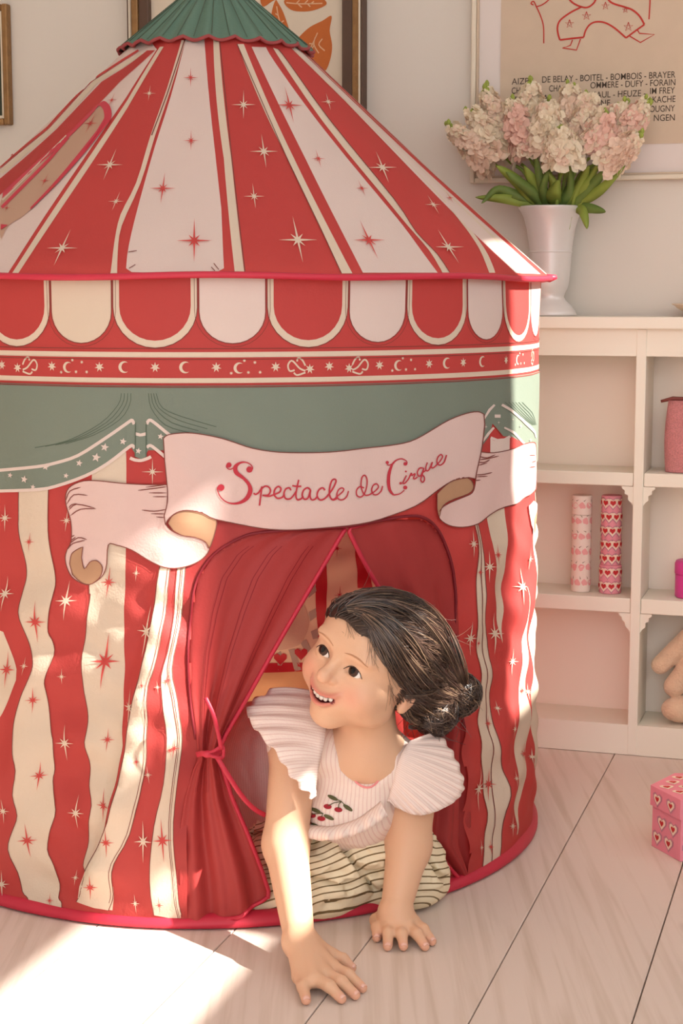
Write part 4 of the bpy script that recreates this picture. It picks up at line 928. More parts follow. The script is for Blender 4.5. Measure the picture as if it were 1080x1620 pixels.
dp = [wall_pt(*wall_uv(*p), .0015) for p in cr([(310,1168),(300,1100),(298,1033),(302,968),(312,915),(339,876),(378,852),(413,842),(487,836),(547,833),(600,824),(640,817),(662,817),(682,828),(700,850),(713,885),(721,930),(723,1000),(726,1150)], 5)]
a = Acc(); a.add(*tube(dp, .0022, 6)); mat('piping_dark', rgb(118, 22, 32), .6); a.build('door_piping', tent, 'piping_dark', True)
a = Acc(); a.add(*tube([wall_pt(u, z, .001) for u, z in cr(sun_opening, 4, True)]+[wall_pt(*sun_opening[0], .001)], .003, 6)); a.build('sun_opening_piping', tent, 'binding_red', True)  # piping round the added light opening
for th in (-150, -90, 200, 90):
    a = Acc(); t = d2r(th); r0 = RW-.008
    a.add(*tube([(TC[0]+r0*math.sin(t), TC[1]-r0*math.cos(t), .02), (TC[0]+r0*math.sin(t), TC[1]-r0*math.cos(t), ZE-.01), (TC[0]+.03*math.sin(t), TC[1]-.03*math.cos(t), ZA-.06)], .004, 8)); a.build('pole', tent, 'pole_rod', True)
# --- dark red plain cloth beside the door (left), and print on the inside of the back wall
In = Print(lambda th, z, off: wall_pt(th, z, -.0025-off), wall_uv, RW, 1., .008)
def far_uv(x, y):
    d = ray(x, y); o = EYE; r = RW-.004; a_ = d[0]**2+d[1]**2; b = d[0]*(o[0]-TC[0])+d[1]*(o[1]-TC[1]); c = (o[0]-TC[0])**2+(o[1]-TC[1])**2-r*r
    p = o+d*((-b+math.sqrt(max(b*b-a_*c, 0)))/a_); th = math.atan2(p[0]-TC[0], -(p[1]-TC[1])); th = th+2*math.pi if th < 0 else th
    return th, float(p[2])
In.uv = far_uv
In.poly('cream', [(380,800),(600,800),(600,1052),(380,1052)], 1)
In.poly('red', [(498,880),(516,880),(516,960),(503,1026),(499,980)], 2)
In.poly('red', [(380,1052),(600,1052),(600,1066),(380,1066)], 2)
In.poly('brown', [(380,1066),(600,1066),(600,1200),(380,1200)], 1)
In.poly('red', [(560,830),(575,830),(590,930),(566,930)], 2)
for p in ([(486,935),(498,925),(500,936),(488,946)],[(487,970),(499,962),(500,976),(489,984)],[(490,1000),(502,995),(504,1010),(494,1012)],[(474,1015),(484,1012),(496,1035),(488,1042)],[(456,1028),(466,1026),(476,1060),(466,1062)],[(436,1035),(444,1030),(448,1048),(440,1060)]): In.poly('grey', p, 2)
for cx, cy in ((443,1042),(476,1034)): In.poly('red', [(cx+x*11, cy-y*11) for x, y in HEART], 3)
In.poly('pink', cs([(470,935),(482,960),(487,985),(483,1005),(470,1022),(430,1026),(430,980)]), 3)
In.star('red', 537, 942, 16, 2); In.star('red', 533, 868, 14, 2)
for k, m_ in (('cream', 'inner_cream_lit'), ('red', 'binding_red'), ('brown', 'inner_frill'), ('grey', 'inner_grey'), ('pink', 'tent_pink')): In.build(k, 'inside_print_'+{'cream': 'ground', 'red': 'stripe', 'brown': 'frill', 'grey': 'tile', 'pink': 'scroll'}[k], tent, m_, k == 'red')
# --- curtains
def curtain(name, rows, nx, folds, depth, extra):
    ys = [r[0] for r in rows]; N = 90; V = []
    for i in range(N+1):
        y = ys[0]+(ys[-1]-ys[0])*i/N
        l = np.interp(y, ys, [r[1] for r in rows]); r = np.interp(y, ys, [r[2] for r in rows]); amp = np.interp(y, ys, [r[3] for r in rows]); of = np.interp(y, ys, [r[4] for r in rows]); lift = np.interp(y, ys, [r[5] for r in rows])
        for j in range(nx):
            q = j/(nx-1); x = l+(r-l)*q; th, z = wall_uv(x, y-lift*q**2, RW-.004)
            w = amp*(math.sin(folds*2*math.pi*q+extra)+.45*math.sin(2.3*folds*2*math.pi*q+1.2*extra+i*.02))
            rr = RW-.005+of*(.4+.6*math.sin(math.pi*min(1, q*1.0)))+w-depth*q; V.append((TC[0]+rr*math.sin(th), TC[1]-rr*math.cos(th), max(z, .008)))
    return wparent(mesh(name, V, grid_faces(N+1, nx), None, 'curtain_red', True), tent), V
rowsL = [(836,470,547,.000,0,0),(842,413,543,.0008,0,0),(852,378,537,.001,0,0),(876,339,523,.001,0,0),(915,312,500,.0012,0,0),(968,302,469,.0018,0,0),(1033,298,431,.0028,.001,0),(1100,302,393,.005,.004,0),(1160,311,358,.006,.010,0),(1185,314,346,.005,.016,0),(1198,314,345,.005,.016,0),(1215,306,352,.006,.014,0),(1260,293,366,.006,.010,0),(1320,284,392,.006,.008,0),(1380,284,414,.006,.006,4),(1430,286,425,.006,.006,20),(1466,288,424,.006,.006,44)]
cu1, VL = curtain('curtain', rowsL, 70, 1.8, .0, .6); solidify(cu1, .0008); cu1['label'] = 'dark red curtain tied back at the left of the door'
rowsR = [(822,600,668,.000,0,0),(836,550,690,.0008,0,0),(852,557,701,.001,0,0),(880,571,711,.0015,0,0),(915,590,718,.002,0,0),(968,622,722,.004,0,0),(1033,660,724,.006,.002,0),(1120,694,734,.005,.006,0),(1160,694,736,.005,.006,0),(1200,688,738,.005,.004,0),(1280,680,742,.006,.004,0),(1335,674,744,.006,.003,0),(1362,700,745,.006,.003,0),(1392,728,746,.004,.002,0)]
cu2, VR = curtain('curtain', rowsR, 50, 1.7, .0, 2.4); solidify(cu2, .0008); cu2['label'] = 'dark red curtain drawn to the right of the door'
a = Acc(); nx = 70; a.add(*tube([np.array(VL[i*nx+nx-1])+np.array([0, -.001, 0]) for i in range(0, 91)], .0030, 6)); a.add(*tube([np.array(VL[90*nx+j])+np.array([0, -.001, .002]) for j in range(30, nx)], .0028, 6)); a.build('curtain_binding', cu1, 'binding_red', True)
a = Acc(); a.add(*tube([np.array(VR[i*50])+np.array([0, -.001, 0]) for i in range(0, 91)], .0030, 6)); a.build('curtain_binding', cu2, 'binding_red', True)
# faint darker stripes woven in the left curtain
a = Acc()
for j in (14, 17, 32, 35, 52, 55):
    pts = [np.array(VL[i*nx+j])+np.array([0, -.0012, 0]) for i in range(4, 60)]; o_ = len(a.v); pts2 = [np.array(VL[i*nx+j+1])*.45+np.array(VL[i*nx+j])*.55+np.array([0, -.0012, 0]) for i in range(4, 60)]
    a.add([p for q in zip(pts, pts2) for p in q], [(2*i, 2*i+1, 2*i+3, 2*i+2) for i in range(55)])
a.build('curtain_stripe_print', cu1, 'curtain_stripe', True)['kind'] = 'stuff'
# tie ribbon: knot, wrap, two tails
def strap(path, w, name='tie_ribbon'):
    P_ = np.array(cr(path, 6)); V = []
    for i, p in enumerate(P_):
        t = P_[min(i+1, len(P_)-1)]-P_[max(i-1, 0)]; sd = np.cross(t, [0, -1, .2]); sd /= np.linalg.norm(sd)+1e-9; V += [p-sd*w/2, p+sd*w/2]
    o = wparent(mesh(name, V, [(2*i, 2*i+1, 2*i+3, 2*i+2) for i in range(len(P_)-1)], None, 'binding_red', True), cu1); solidify(o, .0016); return o
Yt = 2.018
strap([at(311,1194,2.035), at(322,1192,Yt), at(336,1194,Yt), at(350,1190,2.030)], .007); strap([at(326,1193,Yt-.003), at(338,1197,Yt-.008), at(352,1198,Yt-.004), at(352,1180,Yt-.004), at(340,1187,Yt-.006), at(326,1193,Yt-.003)], .004)
strap([at(350,1186,Yt-.004), at(345,1160,Yt-.012), at(337,1130,Yt-.016), at(325,1104,Yt-.014)], .005); strap([at(342,1196,Yt-.005), at(358,1222,Yt-.008), at(380,1256,Yt), at(400,1278,2.03), at(420,1290,2.045)], .006)
bmk = bmesh.new(); bmesh.ops.create_uvsphere(bmk, u_segments=14, v_segments=8, radius=.006); k_ = bobj('tie_knot', bmk, None, 'binding_red', True); k_.location = tuple(at(328,1193,Yt-.002)); k_.scale = (1.2, .7, .8); wparent(k_, cu1)
# ------------------------------------------------------------------ the child: signed-distance modelling helpers
class Field:
    def __init__(s, lo, hi, h):
        s.lo = np.array(lo, float); s.h = h; s.n = np.ceil((np.array(hi)-s.lo)/h).astype(int)+1; s.d = np.full(s.n, .2, np.float32)
    def _box(s, lo, hi):
        a = np.clip(np.floor((np.array(lo)-s.lo)/s.h).astype(int), 0, s.n-1); b = np.clip(np.ceil((np.array(hi)-s.lo)/s.h).astype(int)+1, 1, s.n)
        sl = tuple(slice(i, j) for i, j in zip(a, b)); ax = [(s.lo[k]+s.h*np.arange(a[k], b[k])).astype(np.float32) for k in range(3)]
        return sl, np.stack(np.meshgrid(*ax, indexing='ij'), -1)
    def blend(s, fn, lo, hi, k, op='add'):
        m = .03+k; sl, P = s._box(np.array(lo)-m, np.array(hi)+m)
        if min(P.shape[:3]) == 0: return
        b = fn(P); a = s.d[sl]
        if op == 'sub': b = -b; s.d[sl] = -smin(-a, -b, k) if k > 0 else np.maximum(a, b)
        else: s.d[sl] = smin(a, b, k) if k > 0 else np.minimum(a, b)
    def cone(s, a, b, ra, rb, k=.01, op='add'):
        a, b = np.array(a, float), np.array(b, float); R = max(ra, rb)
        def fn(P):
            ba = (b-a).astype(np.float32); t = np.clip(((P-a.astype(np.float32))@ba)/float(ba@ba), 0, 1); q = P-a.astype(np.float32)-t[..., None]*ba
            return np.sqrt((q*q).sum(-1))-(ra+(rb-ra)*t)
        s.blend(fn, np.minimum(a, b)-R, np.maximum(a, b)+R, k, op)
    def ell(s, c, r, M=None, k=.01, op='add', warp=None):
        c = np.array(c, float); r = np.array(r, float); M = np.eye(3) if M is None else np.array(M)   # rows of M: the axes
        def fn(P):
            q = (P-c.astype(np.float32))@M.T.astype(np.float32)
            if warp: q = warp(q)
            k0 = np.sqrt(((q/r)**2).sum(-1)); k1 = np.sqrt(((q/(r*r))**2).sum(-1))+1e-9; return k0*(k0-1)/k1
        R = r.max(); s.blend(fn, c-R, c+R, k, op)
    def sample(s, P):
        q = np.clip((np.asarray(P)-s.lo)/s.h, 0, s.n-1.001); i = q.astype(int); f = q-i; r = 0
        for dx in (0, 1):
            for dy in (0, 1):
                for dz in (0, 1):
                    w = (f[..., 0] if dx else 1-f[..., 0])*(f[..., 1] if dy else 1-f[..., 1])*(f[..., 2] if dz else 1-f[..., 2])
                    r = r+w*s.d[i[..., 0]+dx, i[..., 1]+dy, i[..., 2]+dz]
        return r
    def march(s, o, d, t0, t1):                       # first hit along a ray
        d = d/np.linalg.norm(d); t = t0
        while t < t1:
            v = float(s.sample(np.array([o+d*t]))[0])
            if v < 2e-4: return o+d*t
            t += max(min(v*.7, .01), 2e-4)
        return None
    def mesh(s, name, m, parent=None):
        V, F = surface_nets(s.d, s.lo, s.h); V, F = biggest(V, F)
        me = bpy.data.meshes.new(name); me.vertices.add(len(V)); me.vertices.foreach_set('co', V.astype(np.float32).ravel())
        me.loops.add(len(F)*4); me.polygons.add(len(F)); me.loops.foreach_set('vertex_index', F.astype(np.int32).ravel())
        me.polygons.foreach_set('loop_start', np.arange(0, len(F)*4, 4, dtype=np.int32)); me.polygons.foreach_set('loop_total', np.full(len(F), 4, np.int32))
        me.update(calc_edges=True); me.validate()
        o = link(name, me, None, m, True)
        if parent: wparent(o, parent)
        return o, V
def biggest(V, F):                                     # keep the largest connected piece
    lab = np.arange(len(V)); E = np.concatenate([F[:, [0, 1]], F[:, [1, 2]], F[:, [2, 3]], F[:, [3, 0]]])
    for _ in range(200):
        m = np.minimum(lab[E[:, 0]], lab[E[:, 1]]); new = lab.copy(); np.minimum.at(new, E[:, 0], m); np.minimum.at(new, E[:, 1], m); new = new[new]; new = new[new]
        if (new == lab).all(): break
        lab = new
    u, c = np.unique(lab, return_counts=True); keep = lab == u[c.argmax()]; idx = np.cumsum(keep)-1
    return V[keep], idx[F[keep[F[:, 0]]]]
def smin(a, b, k):
    h = np.maximum(k-np.abs(a-b), 0)/k; return np.minimum(a, b)-h*h*k*.25
def surface_nets(d, lo, h):
    s = d < 0; nx, ny, nz = d.shape
    cnt = np.zeros((nx-1, ny-1, nz-1), np.int8)
    for i in (0, 1):
        for j in (0, 1):
            for k in (0, 1): cnt += s[i:nx-1+i, j:ny-1+j, k:nz-1+k]
    act = (cnt > 0) & (cnt < 8); idx = np.full(act.shape, -1, np.int32); C = np.argwhere(act); idx[act] = np.arange(len(C))
    S = np.zeros((len(C), 3)); n = np.zeros(len(C)); cor = [(i, j, k) for i in (0, 1) for j in (0, 1) for k in (0, 1)]
    for a in cor:
        for ax in range(3):
            if a[ax]: continue
            b = list(a); b[ax] = 1
            va = d[C[:, 0]+a[0], C[:, 1]+a[1], C[:, 2]+a[2]]; vb = d[C[:, 0]+b[0], C[:, 1]+b[1], C[:, 2]+b[2]]
            m = (va < 0) != (vb < 0); t = np.where(m, va/(va-vb+1e-12), 0)
            p = np.tile(np.array(a, float), (len(C), 1)); p[:, ax] = t; S[m] += p[m]; n[m] += 1
    V = (C+S/n[:, None])*h+lo; F = []
    for ax in range(3):
        sl0 = [slice(None)]*3; sl1 = [slice(None)]*3; sl0[ax] = slice(0, -1); sl1[ax] = slice(1, None)
        A, B = s[tuple(sl0)], s[tuple(sl1)]; E = np.argwhere(A != B); o1, o2 = [(1, 2), (2, 0), (0, 1)][ax]
        E = E[(E[:, o1] > 0) & (E[:, o2] > 0) & (E[:, o1] < d.shape[o1]-1) & (E[:, o2] < d.shape[o2]-1)]
        q = []
        for da, db in ((-1, -1), (0, -1), (0, 0), (-1, 0)):
            c = E.copy(); c[:, o1] += da; c[:, o2] += db; q.append(idx[c[:, 0], c[:, 1], c[:, 2]])
        Q = np.stack(q, 1); ins = A[E[:, 0], E[:, 1], E[:, 2]]; Q = np.where(ins[:, None], Q, Q[:, ::-1]); F.append(Q[(Q >= 0).all(1)])
    return V, np.concatenate(F)
def vnoise(P, sc, seed=0):                            # smooth pseudo noise from warped sines
    x, y, z = (P*sc).T if P.ndim == 2 else np.moveaxis(P*sc, -1, 0)
    return (np.sin(x+1.7*np.sin(y*.9+seed)+seed)+np.sin(y*1.1+1.5*np.sin(z*1.2+x*.4)+2*seed)+np.sin(z*1.05+1.6*np.sin(x*.8-y*.3+seed)))/3

# ------------------------------------------------------------------ skin, hair, cloth materials
def skin_material():
    m = mat('skin', rgb(236, 184, 150), .48, sss=.12, bump=.06, bscale=500, spec=.4); nt = m.node_tree; N = nt.nodes; L = nt.links
    a = N.new('ShaderNodeVertexColor'); a.layer_name = 'tint'; L.new(a.outputs['Color'], N['Principled BSDF'].inputs['Base Color'])
skin_material()
mat('eye_white', rgb(240, 232, 226), .15, spec=.6); mat('iris', rgb(62, 36, 24), .3, spec=.3); mat('pupil', rgb(14, 9, 8), .1, spec=.45)
mat('lash', rgb(60, 36, 28), .6); mat('brow', rgb(186, 134, 102), .9); mat('tooth', rgb(248, 240, 228), .25, spec=.5)
mat('hair_brown', rgb(54, 37, 30), .36, spec=.5, var=.25, vscale=60)
def strand_material():
    m = mat('hair_strand', rgb(84, 52, 36), .30, spec=1.0); nt = m.node_tree; N = nt.nodes; L = nt.links
    a = N.new('ShaderNodeVertexColor'); a.layer_name = 'tint'; L.new(a.outputs['Color'], N['Principled BSDF'].inputs['Base Color'])
strand_material()
stripe_mat('blouse_cloth', rgb(238, 216, 204), rgb(227, 196, 186), 0, .0048, .25, distort=.02, rot=(0, 0, .5))
stripe_mat('sleeve_cloth', rgb(240, 218, 208), rgb(226, 194, 184), 0, .0052, .22, distort=.0, coord='UV')
stripe_mat('trouser_cloth', rgb(238, 222, 190), rgb(120, 98, 64), 2, .0088, .20, distort=.035, rot=(.5, .25, 0), dscale=9.)
mat('cherry_thread', rgb(160, 30, 44), .7); mat('leaf_thread', rgb(88, 84, 52), .7); mat('pink_thread', rgb(240, 150, 150), .8)
# ------------------------------------------------------------------ pose
HR = CR*.69-CU*.44-CF*.55; HU = CR*.37+CU*.90-CF*.26; HR /= np.linalg.norm(HR); HU -= HR*(HU@HR); HU /= np.linalg.norm(HU); HF = np.cross(HR, HU)
HM = np.stack([HR, HU, HF])                            # rows: right, up, front of the head
EYES = at(537, 1046, 1.985); HO = EYES+HU*.012-HF*.066
def hl(x, y, z): return HO+HR*x+HU*y+HF*z
NB = at(582, 1196, 2.085); CH = at(558, 1258, 2.125); PV = at(450, 1300, 2.34)
SHR, SHL = at(466, 1180, 2.075), at(655, 1226, 2.08)
ELR, ELL = at(452, 1335, 2.03), at(646, 1338, 2.075)
WRR, WRL = fl(474, 1490, .034), fl(625, 1444, .030)
person = empty('person', (float(CH[0]), float(CH[1]), 0.), 'small child in pink ruffled blouse and striped trousers crawling out', 'person')
body = Field((-.20, 1.76, -.004), (.24, 2.42, .45), .0019)
B = body
B.cone(NB, CH, .045, .062, .02); B.cone(CH, PV, .066, .072, .03)
B.cone(NB, SHR, .036, .033, .02); B.cone(NB, SHL, .036, .033, .02)
B.cone(SHR, ELR, .0315, .0280, .012); B.cone(ELR, WRR, .0285, .0185, .014)
B.cone(SHL, ELL, .0315, .0280, .012); B.cone(ELL, WRL, .0285, .0190, .014)
B.cone(hl(0, -.05, -.012), NB, .034, .040, .016)
# head
B.ell(hl(0, .006, -.014), (.069, .062, .080), HM, .01)
B.ell(hl(0, -.032, .022), (.0575, .065, .052), HM, .03)
B.ell(hl(0, .016, .040), (.052, .036, .032), HM, .02)
for sx_ in (-1, 1):
    B.ell(hl(.034*sx_, -.043, .044), (.0265, .026, .024), HM, .014)
    B.ell(hl(.044*sx_, -.062, .016), (.018, .02, .025), HM, .015)
    B.ell(hl(.026*sx_, .008, .066), (.020, .006, .008), HM, .012)
B.ell(hl(0, -.088, .048), (.0225, .0175, .019), HM, .018)
B.ell(hl(0, -.055, .060), (.027, .022, .016), HM, .014)
B.cone(hl(0, -.006, .067), hl(0, -.029, .0845), .0055, .0085, .010); B.ell(hl(0, -.0325, .0865), (.0088, .0078, .0080), HM, .005)
for sx_ in (-1, 1): B.ell(hl(.0085*sx_, -.034, .0755), (.0058, .0050, .0058), HM, .004)
for sx_ in (-1, 1): B.ell(hl(.0045*sx_, -.0385, .0805), (.0024, .0018, .003), HM, .002, 'sub')
# eyes: sockets and lids
for sx_ in (-1, 1):
    ec = hl(.0265*sx_, -.0125, .0575)
    B.ell(hl(.0265*sx_, -.0125, .0765), (.0155, .0095, .008), HM, .010, 'sub')
    B.ell(ec, (.0150, .0140, .0142), HM, .004)
    tl = .10*sx_; Me = np.stack([HR*math.cos(tl)+HU*math.sin(tl), HU*math.cos(tl)-HR*math.sin(tl), HF])
    B.ell(ec+HF*.0135, (.0128, .0059, .0100), Me, .0012, 'sub', warp=lambda q: np.stack([q[..., 0], q[..., 1]+22*q[..., 0]**2-.001, q[..., 2]], -1))
# mouth: open smile
wm = lambda q: np.stack([q[..., 0], q[..., 1]-20*q[..., 0]**2+.002, q[..., 2]], -1)
B.ell(hl(0, -.0565, .0755), (.0235, .0068, .0085), HM, .006, 'add', warp=wm)
B.ell(hl(0, -.0665, .0745), (.017, .0052, .0075), HM, .005, 'add', warp=wm)
B.ell(hl(0, -.0605, .079), (.0205, .0050, .016), HM, .0018, 'sub', warp=wm)
# ears
for sx_ in (-1, 1):
    B.ell(hl(.067*sx_, -.028, -.012), (.006, .021, .013), HM, .006); B.ell(hl(.072*sx_, -.026, -.008), (.004, .011, .006), HM, .004, 'sub'); B.ell(hl(.066*sx_, -.046, -.006), (.0055, .0075, .0065), HM, .005)
# hands
def hand(wr, knuckles, tips, thumb_i):
    for i, (kx, tx_) in enumerate(zip(knuckles, tips)):
        th = i == thumb_i
        K = fl(*kx, .013 if th else .0175); T_ = fl(*tx_, .0068); mid = K*.45+T_*.55+np.array([0, 0, .0045 if not th else .003])
        B.cone(wr, K, .0165, .0105 if not th else .0095, .010)
        B.cone(K, mid, .0086, .0073, .0045); B.cone(mid, T_, .0073, .0060, .004)
RK = [(474,1545),(497,1548),(513,1540),(523,1529),(524,1513)]; RT = [(484,1582),(540,1580),(562,1574),(573,1563),(556,1531)]
LK = [(596,1456),(615,1464),(632,1467),(645,1466),(652,1459)]; LT = [(596,1483),(613,1497),(638,1497),(672,1497),(683,1489)]
hand(WRR, RK, RT, 0); hand(WRL, LK, LT, 0)
NAILS = [(fl(*t_, .0068), fl(*k_, .0175)) for kk, tt_ in ((RK, RT), (LK, LT)) for k_, t_ in zip(kk, tt_)]
B.d = np.maximum(B.d, (-(B.lo[2]+B.h*np.arange(B.n[2]))+.0008)[None, None, :].astype(np.float32))
bo, BV = B.mesh('body', 'skin', person)
# skin colour: lips, cheeks, fingertips, the inside of the mouth
Lc = (BV-HO)@HM.T; base = np.array(rgb(222, 176, 144)[:3]); tint = np.tile(base, (len(BV), 1))
def mixin(mask, c):
    global tint
    m = np.clip(mask, 0, 1)[:, None]; tint = tint*(1-m)+np.array(c[:3])*m
inhead = (np.abs(Lc[:, 0]) < .08) & (Lc[:, 1] > -.11) & (Lc[:, 2] > .02)
for sx_ in (-1, 1): mixin(np.exp(-(((Lc-np.array([.036*sx_, -.042, .062]))/[.018, .015, .03])**2).sum(1))*.38*inhead, rgb(230, 132, 116))
mixin(np.exp(-(((Lc-np.array([0, -.032, .086]))/[.010, .009, .012])**2).sum(1))*.25*inhead, rgb(230, 140, 120))
my = Lc[:, 1]+.0605-20*Lc[:, 0]**2+.002; lip = np.exp(-((Lc[:, 0]/.024)**6+((my-.0000)/.0098)**6))*(Lc[:, 2] > .055)*inhead
mixin(lip*.8, rgb(206, 104, 96)); inner = (np.abs(Lc[:, 0]) < .021)*(np.abs(my) < .006)*(Lc[:, 2] < .0755)*(Lc[:, 2] > .05)*inhead; mixin(inner*1., rgb(120, 34, 36))
for tlist in (RT, LT):
    for tx_ in tlist: mixin(np.exp(-((BV-fl(*tx_, .008))**2).sum(1)/.0075**2)*.45, rgb(232, 150, 132))
mixin(np.exp(-(((Lc-np.array([.069, -.02, -.01]))/[.01, .025, .016])**2).sum(1))*.35, rgb(226, 130, 110))
ca = bo.data.color_attributes.new('tint', 'FLOAT_COLOR', 'POINT'); ca.data.foreach_set('color', np.c_[tint, np.ones(len(tint))].astype(np.float32).ravel())
mat('nail', rgb(236, 186, 168), .25, spec=.5)
for T_, K_ in NAILS:
    e_ = T_-K_; e_ /= np.linalg.norm(e_); up = np.array([0, 0, 1.])-e_*e_[2]; up /= np.linalg.norm(up); sd = np.cross(e_, up); V = []
    for i in range(5):
        for j in range(9):
            a_ = (j-4)/4*.95; l_ = (i/4-.5); wd = .0052*(1-.55*l_*l_); V.append(T_+e_*(l_*.0062+.0008)+up*wd*math.cos(a_)*1.14+sd*wd*math.sin(a_))
    o = wparent(mesh('fingernail', V, grid_faces(5, 9), None, 'nail', True), person); solidify(o, .0006)
# eyes
GZ = -CR*.62+CU*.24-CF*.74; GZ /= np.linalg.norm(GZ)
for sx_ in (-1, 1):
    ec = hl(.0265*sx_, -.0125, .0572); R = .0132; V, F, MI = [], [], []; nr, ns = 26, 32
    u = np.cross(GZ, CU); u /= np.linalg.norm(u); w = np.cross(u, GZ)
    for i in range(nr+1):
        a = math.pi*i/nr
        if i < 6: a = [0, .16, .26, .36, .56, .68][i]
        for k in range(ns):
            t = 2*math.pi*k/ns; rr = R*(1+.02*math.exp(-(a/.4)**2)); V.append(ec+rr*(math.cos(a)*GZ+math.sin(a)*(math.cos(t)*u+math.sin(t)*w)))
    for i in range(nr):
        for k in range(ns): F.append((i*ns+k, (i+1)*ns+k, (i+1)*ns+(k+1) % ns, i*ns+(k+1) % ns)); MI.append(2 if i < 3 else (1 if i < 5 else 0))
    o = wparent(mesh('eye', V, F, None, ['eye_white', 'iris', 'pupil'], True), person); o.data.polygons.foreach_set('material_index', MI)
def face_line(pts, w0, w1, lift, name, m, seg=5):       # a tapered cord on the face
    Q = []
    for p in cr(pts, 6):
        hit = B.march(hl(p[0], p[1], .13), -HF, .0, .12)
        if hit is not None: Q.append(hit+HF*lift)
    n = len(Q); rad = [w0+(w1-w0)*math.sin(math.pi*(i+.3)/(n+.2)) for i in range(n)]
    a = Acc(); a.add(*tube(Q, rad, seg)); return a.build(name, person, m, True)
for sx_ in (-1, 1):
    ex = .0265*sx_
    face_line([(ex-.0135, -.0150), (ex-.008, -.0085), (ex, -.0055), (ex+.008, -.0085), (ex+.0135, -.0145)], .0003, .00085, .0004, 'eyelash', 'lash')
    face_line([(ex-.017, .0055), (ex-.006, .0085), (ex+.006, .0085), (ex+.017, .0045)], .0005, .0014, -.0006, 'eyebrow', 'brow')
# teeth
for i in range(6):
    x = (i-2.5)*.0058; y = -.0590+20*x*x-.002; zf = .0770-16*x*x
    bmk = bmesh.new(); bmesh.ops.create_cube(bmk, size=1); bmesh.ops.bevel(bmk, geom=bmk.edges[:], offset=.2, segments=2, affect='EDGES')
    for v in bmk.verts: p = v.co; v.co = Vector(hl(x+p.x*.0063, y+p.y*.0064, zf+p.z*.003))
    wparent(bobj('tooth', bmk, None, 'tooth', True), person)
# ------------------------------------------------------------------ hair
def zlim(y): return np.interp(y, [-.09, -.06, -.035, -.012, .006, .022, .034, .048], [-.05, -.032, -.006, .018, .038, .052, .066, .12])
Hf = Field(HO-.16, HO+.19, .0026)
Hf.ell(hl(0, .007, -.016), (.0760, .0680, .0870), HM, 0)
Hf.ell(hl(0, .020, .034), (.0565, .0440, .0350), HM, .03); Hf.ell(hl(0, -.02, -.045), (.064, .060, .050), HM, .03)
def cutfront(P):
    q = (P-HO.astype(np.float32))@HM.T.astype(np.float32); x = np.abs(q[..., 0])
    return (q[..., 2]-np.interp(q[..., 1], [-.09, -.06, -.035, -.012, .006, .022, .034, .048], [-.05, -.032, -.006, .018, .038, .052, .066, .12]).astype(np.float32)-.006*np.sin(q[..., 0]*120)+.0)*.8
sl, PP = Hf._box(Hf.lo, Hf.lo+Hf.h*(Hf.n-1)); cf = cutfront(PP)
Hf.d = -smin(-Hf.d, -cf, .012)
BUN = at(727, 1098, 2.125)
Hf.ell(BUN, (.026, .024, .027), None, .006); Hf.cone(hl(.035, -.03, -.075), BUN, .032, .015, .015); Hf.ell(at(688, 1130, 2.10), (.030, .026, .03), None, .012)
Hf.d += (.0014*np.sin(((PP-HO)@np.array(HR*.4+HU*.9))*330+3*vnoise(PP, 40.))).astype(np.float32)*0+(.0016*vnoise(PP, 170.)).astype(np.float32)
ho, HV_ = Hf.mesh('hair', 'hair_brown', person)
SV, SF, SCOL = [], [], []
def strand(path, r0, r1, col, seg=3):
    rad = np.linspace(r0, r1, len(path)); V, F = tube(path, rad, seg, False); o = len(SV); SV.extend(V); SF.extend([tuple(o+i for i in q) for q in F]); SCOL.extend([col]*len(V))
hcols = [np.array(rgb(*c)[:3]) for c in ((52,36,30),(68,48,40),(90,66,54),(118,92,74),(150,122,98),(42,29,25))]
rs = np.random.RandomState(3)
bunl = (BUN-HO)@HM.T; hc0 = np.array([0, .004, -.016])
def to_hair(Q, lift):                                  # drop local points along the ray to the head's centre onto the hair
    D = Q-hc0; D /= np.linalg.norm(D, axis=1)[:, None]+1e-9; P_ = HO+(hc0+D*.15)@HM; Dw = -(D@HM); t = np.zeros(len(P_))
    for _ in range(40): t += np.clip(Hf.sample(P_+Dw*t[:, None])*.8, -.004, .02)
    return P_+Dw*(t-lift)[:, None]
def strands_on(Q, n, lift, r0, r1, cols):              # Q: (k*n) local points
    W_ = to_hair(Q.reshape(-1, 3), lift.reshape(-1)).reshape(-1, n, 3)
    for q, a_, b_, c in zip(W_, r0, r1, cols): strand(q, a_, b_, c)
NS = 1500; cand = rs.normal(size=(9000, 3)); cand /= np.linalg.norm(cand, axis=1)[:, None]
loc = (to_hair(hc0+cand*.1, np.zeros(len(cand)))-HO)@HM.T
ok = (loc[:, 2] < zlim(loc[:, 1])+.001) & (loc[:, 1] > -.055) & ((loc[:, 2] > -.03) | (rs.rand(len(loc)) < .5)); loc = loc[ok][:NS]; NS = len(loc)
n = 12; e = (bunl-hc0)/np.linalg.norm(bunl-hc0); q = np.linspace(0, 1, n)[None, :]*rs.uniform(.35, 1., (NS, 1))
d0 = (loc-hc0)/np.linalg.norm(loc-hc0, axis=1)[:, None]; jit = rs.normal(size=(NS, 3))*.10
M_ = d0[:, None, :]*(1-q[..., None])+(e+jit)[:, None, :]*q[..., None]; M_[..., 1] += np.sin(math.pi*q)*np.where(d0[:, 1:2] > 0, .10, -.05)
wob = np.sin(q*rs.uniform(6, 16, (NS, 1))+rs.uniform(0, 6.28, (NS, 1)))*rs.uniform(0, .05, (NS, 1)); M_[..., 1] += wob; M_[..., 0] += wob*.5
lift = .0004+np.sin(math.pi*np.linspace(0, 1, n))[None, :]*rs.uniform(0, .0035, (NS, 1))
